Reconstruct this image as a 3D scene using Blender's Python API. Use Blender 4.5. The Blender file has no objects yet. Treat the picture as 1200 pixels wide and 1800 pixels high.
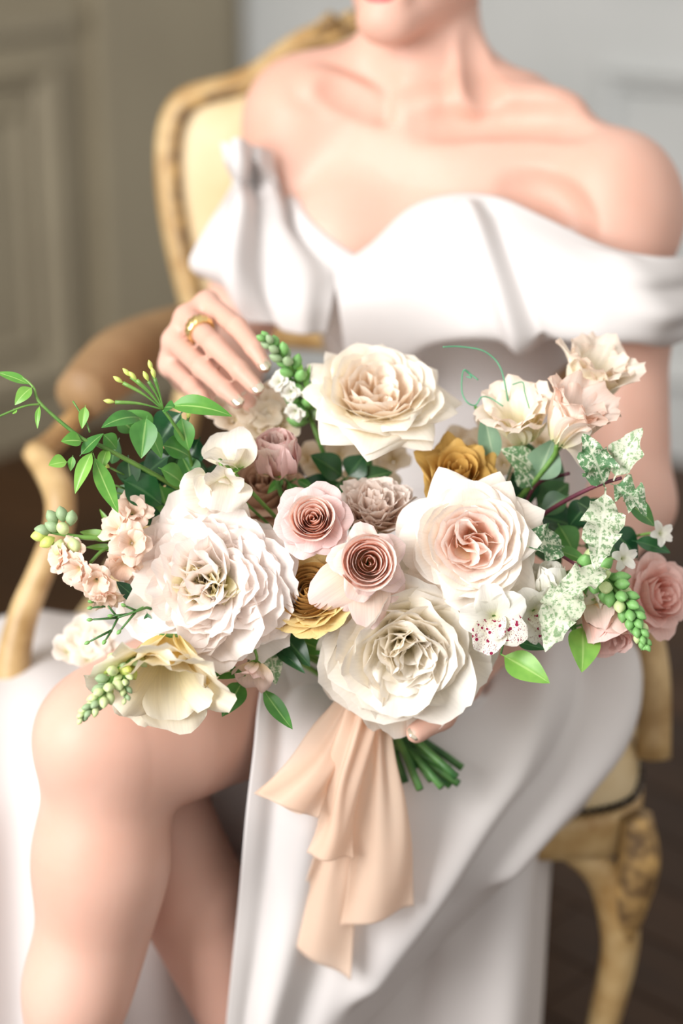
import bpy, math, random
import numpy as np
from mathutils import Vector, Matrix
scene = bpy.context.scene
COL = scene.collection
R = math.radians
# ------------------------------------------------------------------ camera
CAM_Z = 1.287; PITCH = R(20.0); FPX = 3400.0
cd = bpy.data.cameras.new('camera'); cam = bpy.data.objects.new('camera', cd); COL.objects.link(cam)
cam.location = (0, 0, CAM_Z); cam.rotation_euler = (R(90) - PITCH, 0, 0)
cd.sensor_fit = 'VERTICAL'; cd.sensor_height = 36.0; cd.sensor_width = 24.0
cd.lens = FPX / 1800.0 * 36.0
cd.clip_start = 0.05
cd.dof.use_dof = True; cd.dof.focus_distance = 1.495; cd.dof.aperture_fstop = 1.9
scene.camera = cam
# ------------------------------------------------------------------ light
w = bpy.data.worlds.new('world'); scene.world = w; w.use_nodes = True
bg = w.node_tree.nodes['Background']; bg.inputs[0].default_value = (1.0, 0.95, 0.90, 1); bg.inputs[1].default_value = 0.68
def area(name, loc, target, sx, sy, power, col):
    l = bpy.data.lights.new(name, 'AREA'); l.shape = 'RECTANGLE'; l.size = sx; l.size_y = sy; l.energy = power; l.color = col
    o = bpy.data.objects.new(name, l); COL.objects.link(o); o.location = loc
    o.rotation_euler = (Vector(target) - Vector(loc)).to_track_quat('-Z', 'Y').to_euler()
    return o
area('window_daylight', (-2.15, -0.50, 2.05), (0.0, 1.7, 0.75), 1.6, 2.2, 140, (1.0, 0.985, 0.97))
scene.view_settings.view_transform = 'Standard'; scene.view_settings.look = 'None'
scene.view_settings.exposure = 0.22; scene.view_settings.gamma = 1.0
scene.view_settings.use_curve_mapping = False
scene.cycles.max_bounces = 16; scene.cycles.diffuse_bounces = 10; scene.cycles.transmission_bounces = 12; scene.cycles.transparent_max_bounces = 12
# ------------------------------------------------------------------ helpers
CP, SP = math.cos(PITCH), math.sin(PITCH)
AX = np.array([0, CP, -SP]); UP = np.array([0, SP, CP]); RT = np.array([1.0, 0, 0]); CAM = np.array([0, 0, CAM_Z])
def P(px, py, d):                      # point seen at a pixel, d metres in front of the lens
    return CAM + AX * d + RT * ((px - 600) / FPX * d) + UP * ((900 - py) / FPX * d)
def D(r, u, t):                        # direction: right, up, towards the viewer
    v = RT * r + UP * u - AX * t
    return v / np.linalg.norm(v)
def lin(c):
    c = c.lstrip('#'); v = [int(c[i:i+2], 16) / 255 for i in (0, 2, 4)]
    return tuple((x / 12.92 if x <= 0.04045 else ((x + 0.055) / 1.055) ** 2.4) for x in v) + (1.0,)
def tag(o, label=None, cat=None, group=None, kind=None):
    if label: o['label'] = label
    if cat: o['category'] = cat
    if group: o['group'] = group
    if kind: o['kind'] = kind
    return o
def new_mat(name):
    m = bpy.data.materials.new(name); m.use_nodes = True
    nt = m.node_tree; return m, nt, nt.nodes['Principled BSDF'], nt.nodes['Material Output']
def mesh_data(name, verts, faces, uvs=None, smooth=True):
    me = bpy.data.meshes.new(name)
    me.from_pydata([tuple(map(float, v)) for v in verts], [], [tuple(map(int, f)) for f in faces])
    if smooth and len(me.polygons): me.polygons.foreach_set('use_smooth', [True] * len(me.polygons))
    if uvs is not None:
        ul = me.uv_layers.new(name='UVMap')
        li = np.empty(len(me.loops), dtype=np.int32); me.loops.foreach_get('vertex_index', li)
        ul.data.foreach_set('uv', np.asarray(uvs, dtype=np.float32)[li].ravel())
    me.update(); return me
def big_mesh(name, verts, quads, smooth=True):
    me = bpy.data.meshes.new(name); n = len(verts); q = len(quads)
    me.vertices.add(n); me.vertices.foreach_set('co', np.asarray(verts, dtype=np.float32).ravel())
    me.loops.add(q * 4); me.loops.foreach_set('vertex_index', np.asarray(quads, dtype=np.int32).ravel())
    me.polygons.add(q); me.polygons.foreach_set('loop_start', np.arange(0, q * 4, 4, dtype=np.int32))
    me.polygons.foreach_set('use_smooth', np.full(q, smooth, dtype=bool))
    me.update(calc_edges=True); me.validate(); return me
def obj(name, me, mat=None, parent=None):
    o = bpy.data.objects.new(name, me); COL.objects.link(o)
    if mat is not None and not me.materials: me.materials.append(mat)
    if parent is not None: o.parent = parent
    return o
def empty(name, loc=(0, 0, 0), label=None, cat=None, group=None, rot=None):
    o = bpy.data.objects.new(name, None); COL.objects.link(o); o.empty_display_size = 0.02
    m = Matrix.Translation(Vector(loc))
    if rot is not None: m = m @ rot.to_4x4()
    o.matrix_world = m; o['_m'] = 0; del o['_m']
    ROOTM[o.name] = m
    return tag(o, label, cat, group)
ROOTM = {}
def loc_pts(root, pts):                # world points -> the thing's own frame
    mi = np.array(ROOTM[root.name].inverted()); p = np.asarray(pts, dtype=float)
    return p @ mi[:3, :3].T + mi[:3, 3]
def grid_faces(nu, nv, wrap_u=False):  # index = i*nu + j
    f = []
    for i in range(nv - 1):
        for j in range(nu if wrap_u else nu - 1):
            j2 = (j + 1) % nu
            f.append((i * nu + j, i * nu + j2, (i + 1) * nu + j2, (i + 1) * nu + j))
    return f
def crom(pts, n):                      # Catmull-Rom through points, n samples
    p = np.asarray(pts, dtype=float); m = len(p)
    if m == 2:
        t = np.linspace(0, 1, n)[:, None]; return p[0] * (1 - t) + p[1] * t
    q = np.concatenate([(2 * p[0] - p[1])[None], p, (2 * p[-1] - p[-2])[None]])
    t = np.linspace(0, m - 1, n); k = np.minimum(t.astype(int), m - 2); f = (t - k)
    f = f.reshape((-1,) + (1,) * (p.ndim - 1))
    a, b, c, d = q[k], q[k + 1], q[k + 2], q[k + 3]
    return 0.5 * (2 * b + (c - a) * f + (2 * a - 5 * b + 4 * c - d) * f * f + (3 * b - a - 3 * c + d) * f ** 3)
def tube_geo(pts, rad, ns=8, close=False, flat=None):
    p = np.asarray(pts, dtype=float); n = len(p)
    rad = np.broadcast_to(np.asarray(rad, dtype=float), (n,)) if np.ndim(rad) < 1 or len(np.atleast_1d(rad)) == n else crom(np.asarray(rad, float)[:, None], n)[:, 0]
    tg = np.gradient(p, axis=0)
    if close: tg = np.roll(p, -1, 0) - np.roll(p, 1, 0)
    tg /= np.linalg.norm(tg, axis=1)[:, None] + 1e-12
    a = np.array([0, 0, 1.0]) if abs(tg[0][2]) < 0.9 else np.array([1.0, 0, 0])
    nrm = np.cross(tg[0], a); nrm /= np.linalg.norm(nrm)
    V = []
    for i in range(n):
        nrm = nrm - tg[i] * np.dot(nrm, tg[i]); nrm /= np.linalg.norm(nrm) + 1e-12
        b = np.cross(tg[i], nrm)
        for j in range(ns):
            th = 2 * math.pi * j / ns
            V.append(p[i] + rad[i] * (math.cos(th) * nrm + math.sin(th) * b))
    F = grid_faces(ns, n, True)
    if close:
        F += [((n - 1) * ns + j, (n - 1) * ns + (j + 1) % ns, (j + 1) % ns, j) for j in range(ns)]
    else:
        F.append(tuple(range(ns))[::-1]); F.append(tuple((n - 1) * ns + j for j in range(ns)))
    return V, F
def tube(name, pts, rad, mat, parent=None, ns=8, close=False, world=True):
    if parent is not None and world: pts = loc_pts(parent, pts)
    V, F = tube_geo(pts, rad, ns, close)
    return obj(name, mesh_data(name, V, F), mat, parent)
def box_geo(x0, x1, y0, y1, z0, z1, bev=0.0):
    V = [(x0, y0, z0), (x1, y0, z0), (x1, y1, z0), (x0, y1, z0), (x0, y0, z1), (x1, y0, z1), (x1, y1, z1), (x0, y1, z1)]
    if bev:
        V[4:] = [(x0 + bev, y0 + bev, z1), (x1 - bev, y0 + bev, z1), (x1 - bev, y1 - bev, z1), (x0 + bev, y1 - bev, z1)]
        V[4:4] = [(x0, y0, z1 - bev), (x1, y0, z1 - bev), (x1, y1, z1 - bev), (x0, y1, z1 - bev)]
        F = [(3, 2, 1, 0), (8, 9, 10, 11)]
        for b in (0, 4):
            F += [(b + j, b + (j + 1) % 4, b + 4 + (j + 1) % 4, b + 4 + j) for j in range(4)]
        return V, F
    return V, [(3, 2, 1, 0), (4, 5, 6, 7), (0, 1, 5, 4), (1, 2, 6, 5), (2, 3, 7, 6), (3, 0, 4, 7)]
# ------------------------------------------------------------------ materials
def noise_mat(name, c1, c2, scale=8, rough=0.6, detail=4, bump=0.0, metal=0.0, stretch=None, spec=0.5, sss=0.0, ramp=(0.35, 0.65)):
    m, nt, b, out = new_mat(name)
    tc = nt.nodes.new('ShaderNodeTexCoord'); n = nt.nodes.new('ShaderNodeTexNoise'); r = nt.nodes.new('ShaderNodeValToRGB')
    n.inputs['Scale'].default_value = scale; n.inputs['Detail'].default_value = detail
    src = tc.outputs['Object']
    if stretch:
        mp = nt.nodes.new('ShaderNodeMapping'); mp.inputs['Scale'].default_value = stretch
        nt.links.new(src, mp.inputs[0]); src = mp.outputs[0]
    nt.links.new(src, n.inputs['Vector']); nt.links.new(n.outputs['Fac'], r.inputs[0])
    r.color_ramp.elements[0].position = ramp[0]; r.color_ramp.elements[1].position = ramp[1]
    r.color_ramp.elements[0].color = lin(c1); r.color_ramp.elements[1].color = lin(c2)
    nt.links.new(r.outputs[0], b.inputs['Base Color'])
    b.inputs['Roughness'].default_value = rough; b.inputs['Metallic'].default_value = metal
    b.inputs['Specular IOR Level'].default_value = spec
    if sss:
        b.inputs['Subsurface Weight'].default_value = sss; b.inputs['Subsurface Radius'].default_value = (0.012, 0.005, 0.003)
        b.inputs['Subsurface Scale'].default_value = 1.0
    if bump:
        bn = nt.nodes.new('ShaderNodeBump'); bn.inputs['Strength'].default_value = bump; bn.inputs['Distance'].default_value = 0.002
        nt.links.new(n.outputs['Fac'], bn.inputs['Height']); nt.links.new(bn.outputs[0], b.inputs['Normal'])
    return m
M = {}
M['wall_left'] = noise_mat('greige_paint_shaded', '#978d77', '#9f957e', 3, 0.5)  # darker greige: shade of the wall grazed by the daylight, put into its colour
M['wall_back'] = noise_mat('pale_grey_paint_lit', '#bec1c0', '#c8cac9', 3, 0.5)  # paler and cooler: daylight on the wall facing the window, put into its colour
M['plank'] = None
M['gilt'] = noise_mat('worn_gilt_wood', '#a8834e', '#d2b684', 22, 0.42, bump=0.3, spec=0.5)
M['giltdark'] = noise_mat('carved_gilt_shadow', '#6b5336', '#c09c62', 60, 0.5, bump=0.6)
M['damask'] = noise_mat('pale_gold_damask', '#d2b888', '#e0cca4', 14, 0.55, bump=0.1)
M['armpad'] = noise_mat('tan_arm_pad', '#8f6f4c', '#a3845e', 14, 0.6)
M['armwood'] = noise_mat('brown_gilt_wood', '#7a5a36', '#b08c5a', 22, 0.45, bump=0.3)
M['gimp'] = noise_mat('dark_nail_trim', '#3a332c', '#5a4e42', 40, 0.5)
M['skin'] = noise_mat('fair_skin', '#d5a794', '#ddb4a3', 9, 0.48, spec=0.35, sss=0.16, ramp=(0.3, 0.7))
M['lip'] = noise_mat('rose_lips', '#c4525a', '#cf6268', 30, 0.35)
M['hair'] = noise_mat('brown_hair', '#4a3020', '#6b4830', 60, 0.45, stretch=(1, 1, 0.15))
M['eye'] = noise_mat('eye_white', '#efe9e4', '#f4f0ec', 10, 0.2)
M['iris'] = noise_mat('iris_brown', '#3a2a1e', '#4a3626', 80, 0.2)
M['dress'] = noise_mat('white_crepe', '#d2cecd', '#d8d4d2', 5, 0.55, spec=0.3)
M['gold'] = noise_mat('polished_gold', '#f2d284', '#fae4ac', 30, 0.34, metal=1.0)
M['nail'] = noise_mat('champagne_polish', '#d9cdb8', '#e8ddc9', 60, 0.16, metal=0.55)
m, nt, b, out = new_mat('dark_parquet'); M['plank'] = m
oi = nt.nodes.new('ShaderNodeObjectInfo'); tc = nt.nodes.new('ShaderNodeTexCoord'); mp = nt.nodes.new('ShaderNodeMapping')
mp.inputs['Scale'].default_value = (2, 40, 10); ns_ = nt.nodes.new('ShaderNodeTexNoise'); ns_.inputs['Scale'].default_value = 2.5
ad = nt.nodes.new('ShaderNodeMath'); ad.operation = 'ADD'; mu = nt.nodes.new('ShaderNodeMath'); mu.operation = 'MULTIPLY'; mu.inputs[1].default_value = 0.5
rp = nt.nodes.new('ShaderNodeValToRGB'); rp.color_ramp.elements[0].color = lin('#2c1b0d'); rp.color_ramp.elements[1].color = lin('#50351c')
rp.color_ramp.elements[0].position = 0.2; rp.color_ramp.elements[1].position = 0.9
nt.links.new(tc.outputs['Object'], mp.inputs[0]); nt.links.new(mp.outputs[0], ns_.inputs['Vector'])
nt.links.new(oi.outputs['Random'], mu.inputs[0]); nt.links.new(mu.outputs[0], ad.inputs[0]); nt.links.new(ns_.outputs['Fac'], ad.inputs[1])
mu2 = nt.nodes.new('ShaderNodeMath'); mu2.operation = 'MULTIPLY'; mu2.inputs[1].default_value = 0.7
nt.links.new(ad.outputs[0], mu2.inputs[0]); nt.links.new(mu2.outputs[0], rp.inputs[0]); nt.links.new(rp.outputs[0], b.inputs['Base Color'])
b.inputs['Roughness'].default_value = 0.5; b.inputs['Specular IOR Level'].default_value = 0.25
# ------------------------------------------------------------------ room
fl = obj('floor', mesh_data('floor', *box_geo(-3.2, 3.2, -0.6, 5.4, -0.06, -0.012), smooth=False), noise_mat('floor_joint', '#1c120a', '#24180e', 5, 0.8))
tag(fl, kind='structure')
PL, PW = 0.42, 0.105
pm = mesh_data('plank', *box_geo(0.0012, PL - 0.0012, 0.0012, PW - 0.0012, -0.012, 0.0, 0.0012), smooth=False); pm.materials.append(M['plank'])
c45 = math.cos(R(45)); cnt = 0
planks = []
for i in range(-40, 40):
    for j in range(-14, 14):
        for k in (0, 1):   # herringbone
            u0 = i * PW + (0 if k == 0 else 0) + j * 2 * PL * 0
            # unit cell of a herringbone: horizontal plank at (i*PW + j*2L', i*PW), vertical beside it
            x = i * PW + j * 2 * PL; y = i * PW
            if k == 1: x += PL
            xr = (x - y) * c45; yr = (x + y) * c45
            planks.append((k, x, y))
sel = []
for k, x, y in planks:
    cx, cy = (x + PL / 2, y + PW / 2) if k == 0 else (x + PW / 2, y - PL / 2 + PW)
    wx, wy = (cx - cy) * c45, (cx + cy) * c45 + 2.4
    if -1.35 < wx < 1.35 and 0.9 < wy < 4.5: sel.append((abs(wx) + abs(wy - 2.3), k, x, y))
sel.sort(); sel = sel[:290]
for _, k, x, y in sel:
    o = obj('plank', pm, None, fl)
    if k == 0: lx, ly, rz = x, y, 0
    else: lx, ly, rz = x + PW, y + PW - PL, 90
    o.location = ((lx - ly) * c45, (lx + ly) * c45 + 2.4, 0.0); o.rotation_euler = (0, 0, R(45 + rz))
def wall(name, a, bpt, h, mat, th=0.08):
    a = np.array(a, float); bpt = np.array(bpt, float); L = np.linalg.norm(bpt - a)
    o = obj(name, mesh_data(name, *box_geo(0, L, 0, th, 0, h), smooth=False), mat); tag(o, kind='structure')
    o.location = (a[0], a[1], 0); o.rotation_euler = (0, 0, math.atan2(bpt[1] - a[1], bpt[0] - a[0])); return o, L
CORNER = (-0.23, 4.57)
A0 = (CORNER[0] - 0.6 * 3.2, CORNER[1] - 0.8 * 3.2); B1 = (CORNER[0] + 0.8 * 3.0, CORNER[1] - 0.6 * 3.0)
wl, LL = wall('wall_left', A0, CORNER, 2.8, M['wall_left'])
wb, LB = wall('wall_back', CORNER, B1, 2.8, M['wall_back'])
def moulding(parent, mat, x0, x1, z0, z1, wd=0.035, dp=0.022, name='panel_moulding'):
    """mitred rectangular frame of stepped profile on a wall's face (y=0, room at -y)"""
    prof = [(0, 0.0), (0.0, -dp * 0.55), (wd * 0.25, -dp), (wd * 0.5, -dp * 0.7), (wd * 0.75, -dp * 0.6), (wd, -dp * 0.12), (wd, 0)]
    V = []; F = []
    cs = [(x0, z0, 1, 1), (x1, z0, -1, 1), (x1, z1, -1, -1), (x0, z1, 1, -1)]
    n = len(prof)
    for cx, cz, sx, sz in cs:
        for q, dd in prof: V.append((cx + sx * q, dd, cz + sz * q))
    for c in range(4):
        for i in range(n - 1):
            a = c * n + i; b2 = ((c + 1) % 4) * n + i; F.append((a, a + 1, b2 + 1, b2))
    return obj(name, mesh_data(name, V, F, smooth=False), mat, parent)
# left wall: x along the wall, the corner at x = LL
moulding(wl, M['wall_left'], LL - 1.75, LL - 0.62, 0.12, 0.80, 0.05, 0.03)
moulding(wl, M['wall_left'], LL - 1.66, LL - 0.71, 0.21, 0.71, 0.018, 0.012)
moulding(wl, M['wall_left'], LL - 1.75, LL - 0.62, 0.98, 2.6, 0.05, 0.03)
def bar(parent, name, mat, x0, x1, z0, z1, dp):
    return obj(name, mesh_data(name, *box_geo(x0, x1, -dp, 0.0, z0, z1), smooth=False), mat, parent)
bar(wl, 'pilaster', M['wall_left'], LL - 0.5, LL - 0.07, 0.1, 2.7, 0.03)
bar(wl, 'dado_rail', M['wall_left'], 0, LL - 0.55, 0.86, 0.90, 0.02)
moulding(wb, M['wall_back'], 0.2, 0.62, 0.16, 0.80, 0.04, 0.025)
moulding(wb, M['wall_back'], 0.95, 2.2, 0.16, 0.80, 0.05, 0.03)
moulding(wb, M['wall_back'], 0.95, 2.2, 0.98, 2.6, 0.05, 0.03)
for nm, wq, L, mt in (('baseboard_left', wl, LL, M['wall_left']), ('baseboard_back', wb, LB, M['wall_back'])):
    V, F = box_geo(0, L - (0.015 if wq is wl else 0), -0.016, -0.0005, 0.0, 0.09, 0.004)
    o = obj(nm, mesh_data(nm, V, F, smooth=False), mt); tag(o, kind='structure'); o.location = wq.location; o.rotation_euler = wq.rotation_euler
# ------------------------------------------------------------------ signed-distance body
GH = 0.003; GO = np.array([-0.36, 1.30, -0.005]); GN = np.array([260, 285, 462])
class Field:
    def __init__(s): s.F = np.full(GN, 0.2, dtype=np.float32)
    def sub(s, lo, hi):
        i0 = np.maximum(((np.asarray(lo) - GO) / GH).astype(int), 0); i1 = np.minimum(((np.asarray(hi) - GO) / GH).astype(int) + 2, GN)
        ax = [(GO[k] + GH * np.arange(i0[k], i1[k])).astype(np.float32) for k in range(3)]
        return (slice(i0[0], i1[0]), slice(i0[1], i1[1]), slice(i0[2], i1[2])), ax[0][:, None, None], ax[1][None, :, None], ax[2][None, None, :]
    def put(s, sl, d, k, op):
        f = s.F[sl]
        if op == 'add': hh = np.maximum(k - np.abs(f - d), 0) / k; s.F[sl] = np.minimum(f, d) - hh * hh * k * 0.25
        else: d = -d; hh = np.maximum(k - np.abs(f - d), 0) / k; s.F[sl] = np.maximum(f, d) + hh * hh * k * 0.25
    def cone(s, a, b, ra, rb, k=0.02, op='add', mg=None):
        a = np.asarray(a, float); b = np.asarray(b, float); m = max(ra, rb) + (mg or k + 0.03)
        sl, X, Y, Z = s.sub(np.minimum(a, b) - m, np.maximum(a, b) + m)
        ab = b - a; l2 = float(ab @ ab) + 1e-12
        t = np.clip(((X - a[0]) * ab[0] + (Y - a[1]) * ab[1] + (Z - a[2]) * ab[2]) / l2, 0, 1).astype(np.float32)
        d = np.sqrt((X - a[0] - t * ab[0]) ** 2 + (Y - a[1] - t * ab[1]) ** 2 + (Z - a[2] - t * ab[2]) ** 2) - (ra + (rb - ra) * t)
        s.put(sl, d.astype(np.float32), k, op)
    def chain(s, pts, rad, k=0.02):
        for i in range(len(pts) - 1): s.cone(pts[i], pts[i + 1], rad[i], rad[i + 1], k)
    def ell(s, c, r, k=0.02, rot=None, op='add'):
        c = np.asarray(c, float); r = np.asarray(r, float); m = r.max() + k + 0.03
        sl, X, Y, Z = s.sub(c - m, c + m)
        X = X - c[0]; Y = Y - c[1]; Z = Z - c[2]
        if rot is not None:
            q = np.asarray(rot); X, Y, Z = (q[0, i] * X + q[1, i] * Y + q[2, i] * Z for i in range(3))
        k0 = np.sqrt((X / r[0]) ** 2 + (Y / r[1]) ** 2 + (Z / r[2]) ** 2); k1 = np.sqrt((X / r[0] ** 2) ** 2 + (Y / r[1] ** 2) ** 2 + (Z / r[2] ** 2) ** 2)
        d = k0 * (k0 - 1) / (k1 + 1e-6)
        s.put(sl, d.astype(np.float32), k, op)
    def loft(s, pts, wa, wb, side, k=0.03):
        """elliptic tube: half-width wa along `side`, wb across it"""
        pts = np.asarray(pts, float); n = len(pts); m = max(max(wa), max(wb)) + k + 0.05
        sl, X, Y, Z = s.sub(pts.min(0) - m, pts.max(0) + m)
        best = None
        for i in range(n - 1):
            a, b = pts[i], pts[i + 1]; ab = b - a; l2 = ab @ ab; u = ab / math.sqrt(l2)
            t = np.clip(((X - a[0]) * ab[0] + (Y - a[1]) * ab[1] + (Z - a[2]) * ab[2]) / l2, 0, 1)
            e1 = np.asarray(side, float); e1 = e1 - u * (e1 @ u); e1 /= np.linalg.norm(e1); e2 = np.cross(u, e1)
            dx, dy, dz = X - a[0] - t * ab[0], Y - a[1] - t * ab[1], Z - a[2] - t * ab[2]
            p1 = dx * e1[0] + dy * e1[1] + dz * e1[2]; p2 = dx * e2[0] + dy * e2[1] + dz * e2[2]; p3 = dx * u[0] + dy * u[1] + dz * u[2]
            A = wa[i] + (wa[i + 1] - wa[i]) * t; B = wb[i] + (wb[i + 1] - wb[i]) * t; Cc = np.minimum(A, B)
            k0 = np.sqrt((p1 / A) ** 2 + (p2 / B) ** 2 + (p3 / Cc) ** 2) + 1e-6
            k1 = np.sqrt((p1 / A ** 2) ** 2 + (p2 / B ** 2) ** 2 + (p3 / Cc ** 2) ** 2) + 1e-6
            d = (k0 * (k0 - 1) / k1).astype(np.float32)
            best = d if best is None else np.minimum(best, d)
        s.put(sl, best, k, 'add')
    def sample(s, pts):
        q = (np.asarray(pts) - GO) / GH; q = np.clip(q, 0, np.array(GN) - 1.001); i = q.astype(int); f = q - i; out = 0
        for a in (0, 1):
            for b in (0, 1):
                for c in (0, 1):
                    wgt = (f[:, 0] if a else 1 - f[:, 0]) * (f[:, 1] if b else 1 - f[:, 1]) * (f[:, 2] if c else 1 - f[:, 2])
                    out = out + wgt * s.F[i[:, 0] + a, i[:, 1] + b, i[:, 2] + c]
        return out
    def grad(s, pts, e=0.005):
        g = np.stack([s.sample(pts + np.eye(3)[k] * e) - s.sample(pts - np.eye(3)[k] * e) for k in range(3)], 1)
        return g / (np.linalg.norm(g, axis=1)[:, None] + 1e-9)
def surface_nets(F):
    S = F < 0
    act = np.zeros(np.array(F.shape) - 1, dtype=np.uint8)
    for a in (0, 1):
        for b in (0, 1):
            for c in (0, 1):
                act += S[a:F.shape[0] - 1 + a, b:F.shape[1] - 1 + b, c:F.shape[2] - 1 + c]
    cells = np.argwhere((act > 0) & (act < 8)); n = len(cells)
    idx = np.full(act.shape, -1, dtype=np.int32); idx[cells[:, 0], cells[:, 1], cells[:, 2]] = np.arange(n)
    cor = [(a, b, c) for a in (0, 1) for b in (0, 1) for c in (0, 1)]
    val = {q: F[cells[:, 0] + q[0], cells[:, 1] + q[1], cells[:, 2] + q[2]] for q in cor}
    acc = np.zeros((n, 3)); num = np.zeros(n)
    for q in cor:
        for ax in range(3):
            if q[ax] == 0:
                r = list(q); r[ax] = 1; r = tuple(r)
                va, vb = val[q], val[r]; mk = (va < 0) != (vb < 0)
                t = np.where(mk, va / np.where(mk, va - vb, 1), 0)
                p = np.tile(np.array(q, float), (n, 1)); p[:, ax] += t
                acc += p * mk[:, None]; num += mk
    V = (cells + acc / num[:, None]) * GH + GO
    Q = []
    for ax in range(3):
        a0 = [slice(None)] * 3; a1 = [slice(None)] * 3
        a0[ax] = slice(0, -1); a1[ax] = slice(1, None)
        e = np.argwhere(S[tuple(a0)] != S[tuple(a1)])
        o1, o2 = [(1, 2), (2, 0), (0, 1)][ax]
        ok = (e[:, o1] > 0) & (e[:, o2] > 0) & (e[:, o1] < F.shape[o1] - 1) & (e[:, o2] < F.shape[o2] - 1); e = e[ok]
        def at(d1, d2):
            c = e.copy(); c[:, o1] -= d1; c[:, o2] -= d2; return idx[c[:, 0], c[:, 1], c[:, 2]]
        q = np.stack([at(1, 1), at(0, 1), at(0, 0), at(1, 0)], 1)
        ins = S[e[:, 0], e[:, 1], e[:, 2]]; q[~ins] = q[~ins][:, ::-1]
        Q.append(q)
    Q = np.vstack(Q); Q = Q[(Q >= 0).all(1)]
    return V, Q
def unit(v): v = np.asarray(v, float); return v / np.linalg.norm(v)
# ---- joints
PELV = np.array([0.12, 1.86, 0.545]); PIT = P(690, 218, 1.90)
SHR = P(540, 208, 1.955); SHL = P(1078, 330, 1.85)          # her right / left shoulder joint
SIDE = unit(SHL - SHR); SIDEH = unit([SIDE[0], SIDE[1], 0]); FWD = unit([SIDE[1], -SIDE[0], 0.0])
if FWD[1] > 0: FWD = -FWD
NB = PIT - FWD * 0.055 + np.array([0.004, 0, 0.015])         # neck base
CHIN = P(668, 58, 1.845); LOOK = unit([-0.42, -0.9, -0.02])
HC = CHIN - LOOK * 0.085 + np.array([0, 0, 0.118])           # head centre
HSIDE = unit(np.cross([0, 0, 1], -LOOK)); HROT = np.stack([HSIDE, LOOK, np.cross(HSIDE, LOOK)], 1)
if HROT[2, 2] < 0: HROT[:, 2] *= -1; 
def hd(s, f, u): return HC + HSIDE * s + LOOK * f + np.array([0, 0, 1.0]) * u
HIPL, HIPR = np.array([0.165, 1.765, 0.54]), np.array([0.045, 1.90, 0.53])
KNL, ANL = P(188, 1296, 1.605), P(92, 2000, 1.665)
KNR, ANR = P(236, 1350, 1.70), P(548, 2055, 1.81)
ELL, WRL = P(1112, 885, 1.82), P(878, 1112, 1.705)
ELR = P(392, 640, 1.94)
torso = Field()
WAIST = np.array([0.118, 1.915, 0.72]); CH = np.array([0.095, 1.935, 0.865])
CB = (SHR + SHL) / 2 + np.array([0, 0.005, -0.045]) - FWD * 0.02
torso.loft([PELV + [0, 0, -0.02], PELV + [0, .02, 0.06], WAIST, CH, CB], [0.165, 0.155, 0.118, 0.135, 0.135], [0.115, 0.105, 0.085, 0.100, 0.078], SIDEH, 0.03)
torso.cone(SHR + [0, 0, -0.02], SHL + [0, 0, -0.02], 0.050, 0.046, 0.06)
# bust
for sgn in (-1, 1):
    torso.ell(CH + SIDE * 0.068 * sgn + FWD * 0.075 + [0, 0, 0.005], [0.062, 0.058, 0.06], 0.05)
torso.loft([CB + [0, 0, 0.01], PIT - FWD * 0.05 + [0, 0, -0.03]], [0.11, 0.06], [0.05, 0.045], SIDE, 0.06)
body = Field(); body.F = torso.F.copy()
# neck and trapezius
body.loft([NB + [0, 0, -0.05], NB + [0.0, 0, 0.03], HC - np.array([0, 0, 0.07]) - LOOK * 0.03], [0.066, 0.056, 0.054], [0.055, 0.052, 0.052], SIDE, 0.035)
for S_, sg in ((SHR, -1), (SHL, 1)):
    body.cone(NB + SIDE * 0.03 * sg + [0, 0.01, 0.028] - FWD * 0.02, S_ + [0, 0.01, 0.004], 0.032, 0.042, 0.05)
    body.ell(S_ + ([0, 0, 0] if sg < 0 else [0.012, -0.004, -0.035]), [0.050, 0.050, 0.054], 0.05)
    # clavicle, sternomastoid
    c0 = PIT + SIDE * 0.016 * sg + [0, 0, -0.002]; c1 = P(545, 158, 1.93) if sg < 0 else P(1010, 238, 1.848)
    cm = (c0 + c1) / 2 + FWD * 0.014 + [0, 0, 0.0]
    body.cone(c0, cm, 0.0095, 0.0085, 0.02); body.cone(cm, c1, 0.0085, 0.009, 0.024)
    body.cone(PIT + SIDE * 0.014 * sg + [0, 0, 0.0], hd(0.055 * sg, -0.03, -0.06), 0.008, 0.013, 0.014)
body.ell(PIT + FWD * 0.014 + [0, 0, 0.016], [0.011, 0.012, 0.013], 0.02, op='sub')
for S_, sg in ((SHR, -1), (SHL, 1)):   # hollow above the collarbone
    body.ell(PIT * 0.55 + S_ * 0.45 + np.array([0, 0, 0.046]) + FWD * 0.030, [0.036, 0.020, 0.012], 0.035, op='sub')
# head
body.ell(HC + [0, 0, 0.03], [0.072, 0.092, 0.088], 0.03, rot=HROT)
body.ell(HC + LOOK * 0.02 - np.array([0, 0, 0.03]), [0.062, 0.072, 0.085], 0.03, rot=HROT)
body.cone(hd(0.045, 0.0, -0.070), CHIN - LOOK * 0.014 + [0, 0, 0.010] + HSIDE * 0.010, 0.018, 0.017, 0.026); body.cone(hd(-0.045, 0.0, -0.070), CHIN - LOOK * 0.014 + [0, 0, 0.010] - HSIDE * 0.010, 0.018, 0.017, 0.026)
body.ell(CHIN - LOOK * 0.012 + [0, 0, 0.014], [0.020, 0.016, 0.018], 0.02)
body.cone(hd(0, 0.088, 0.010), hd(0, 0.104, -0.024), 0.007, 0.0095, 0.014); body.ell(hd(0.010, 0.095, -0.028), [0.007] * 3, 0.008); body.ell(hd(-0.010, 0.095, -0.028), [0.007] * 3, 0.008)
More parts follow.
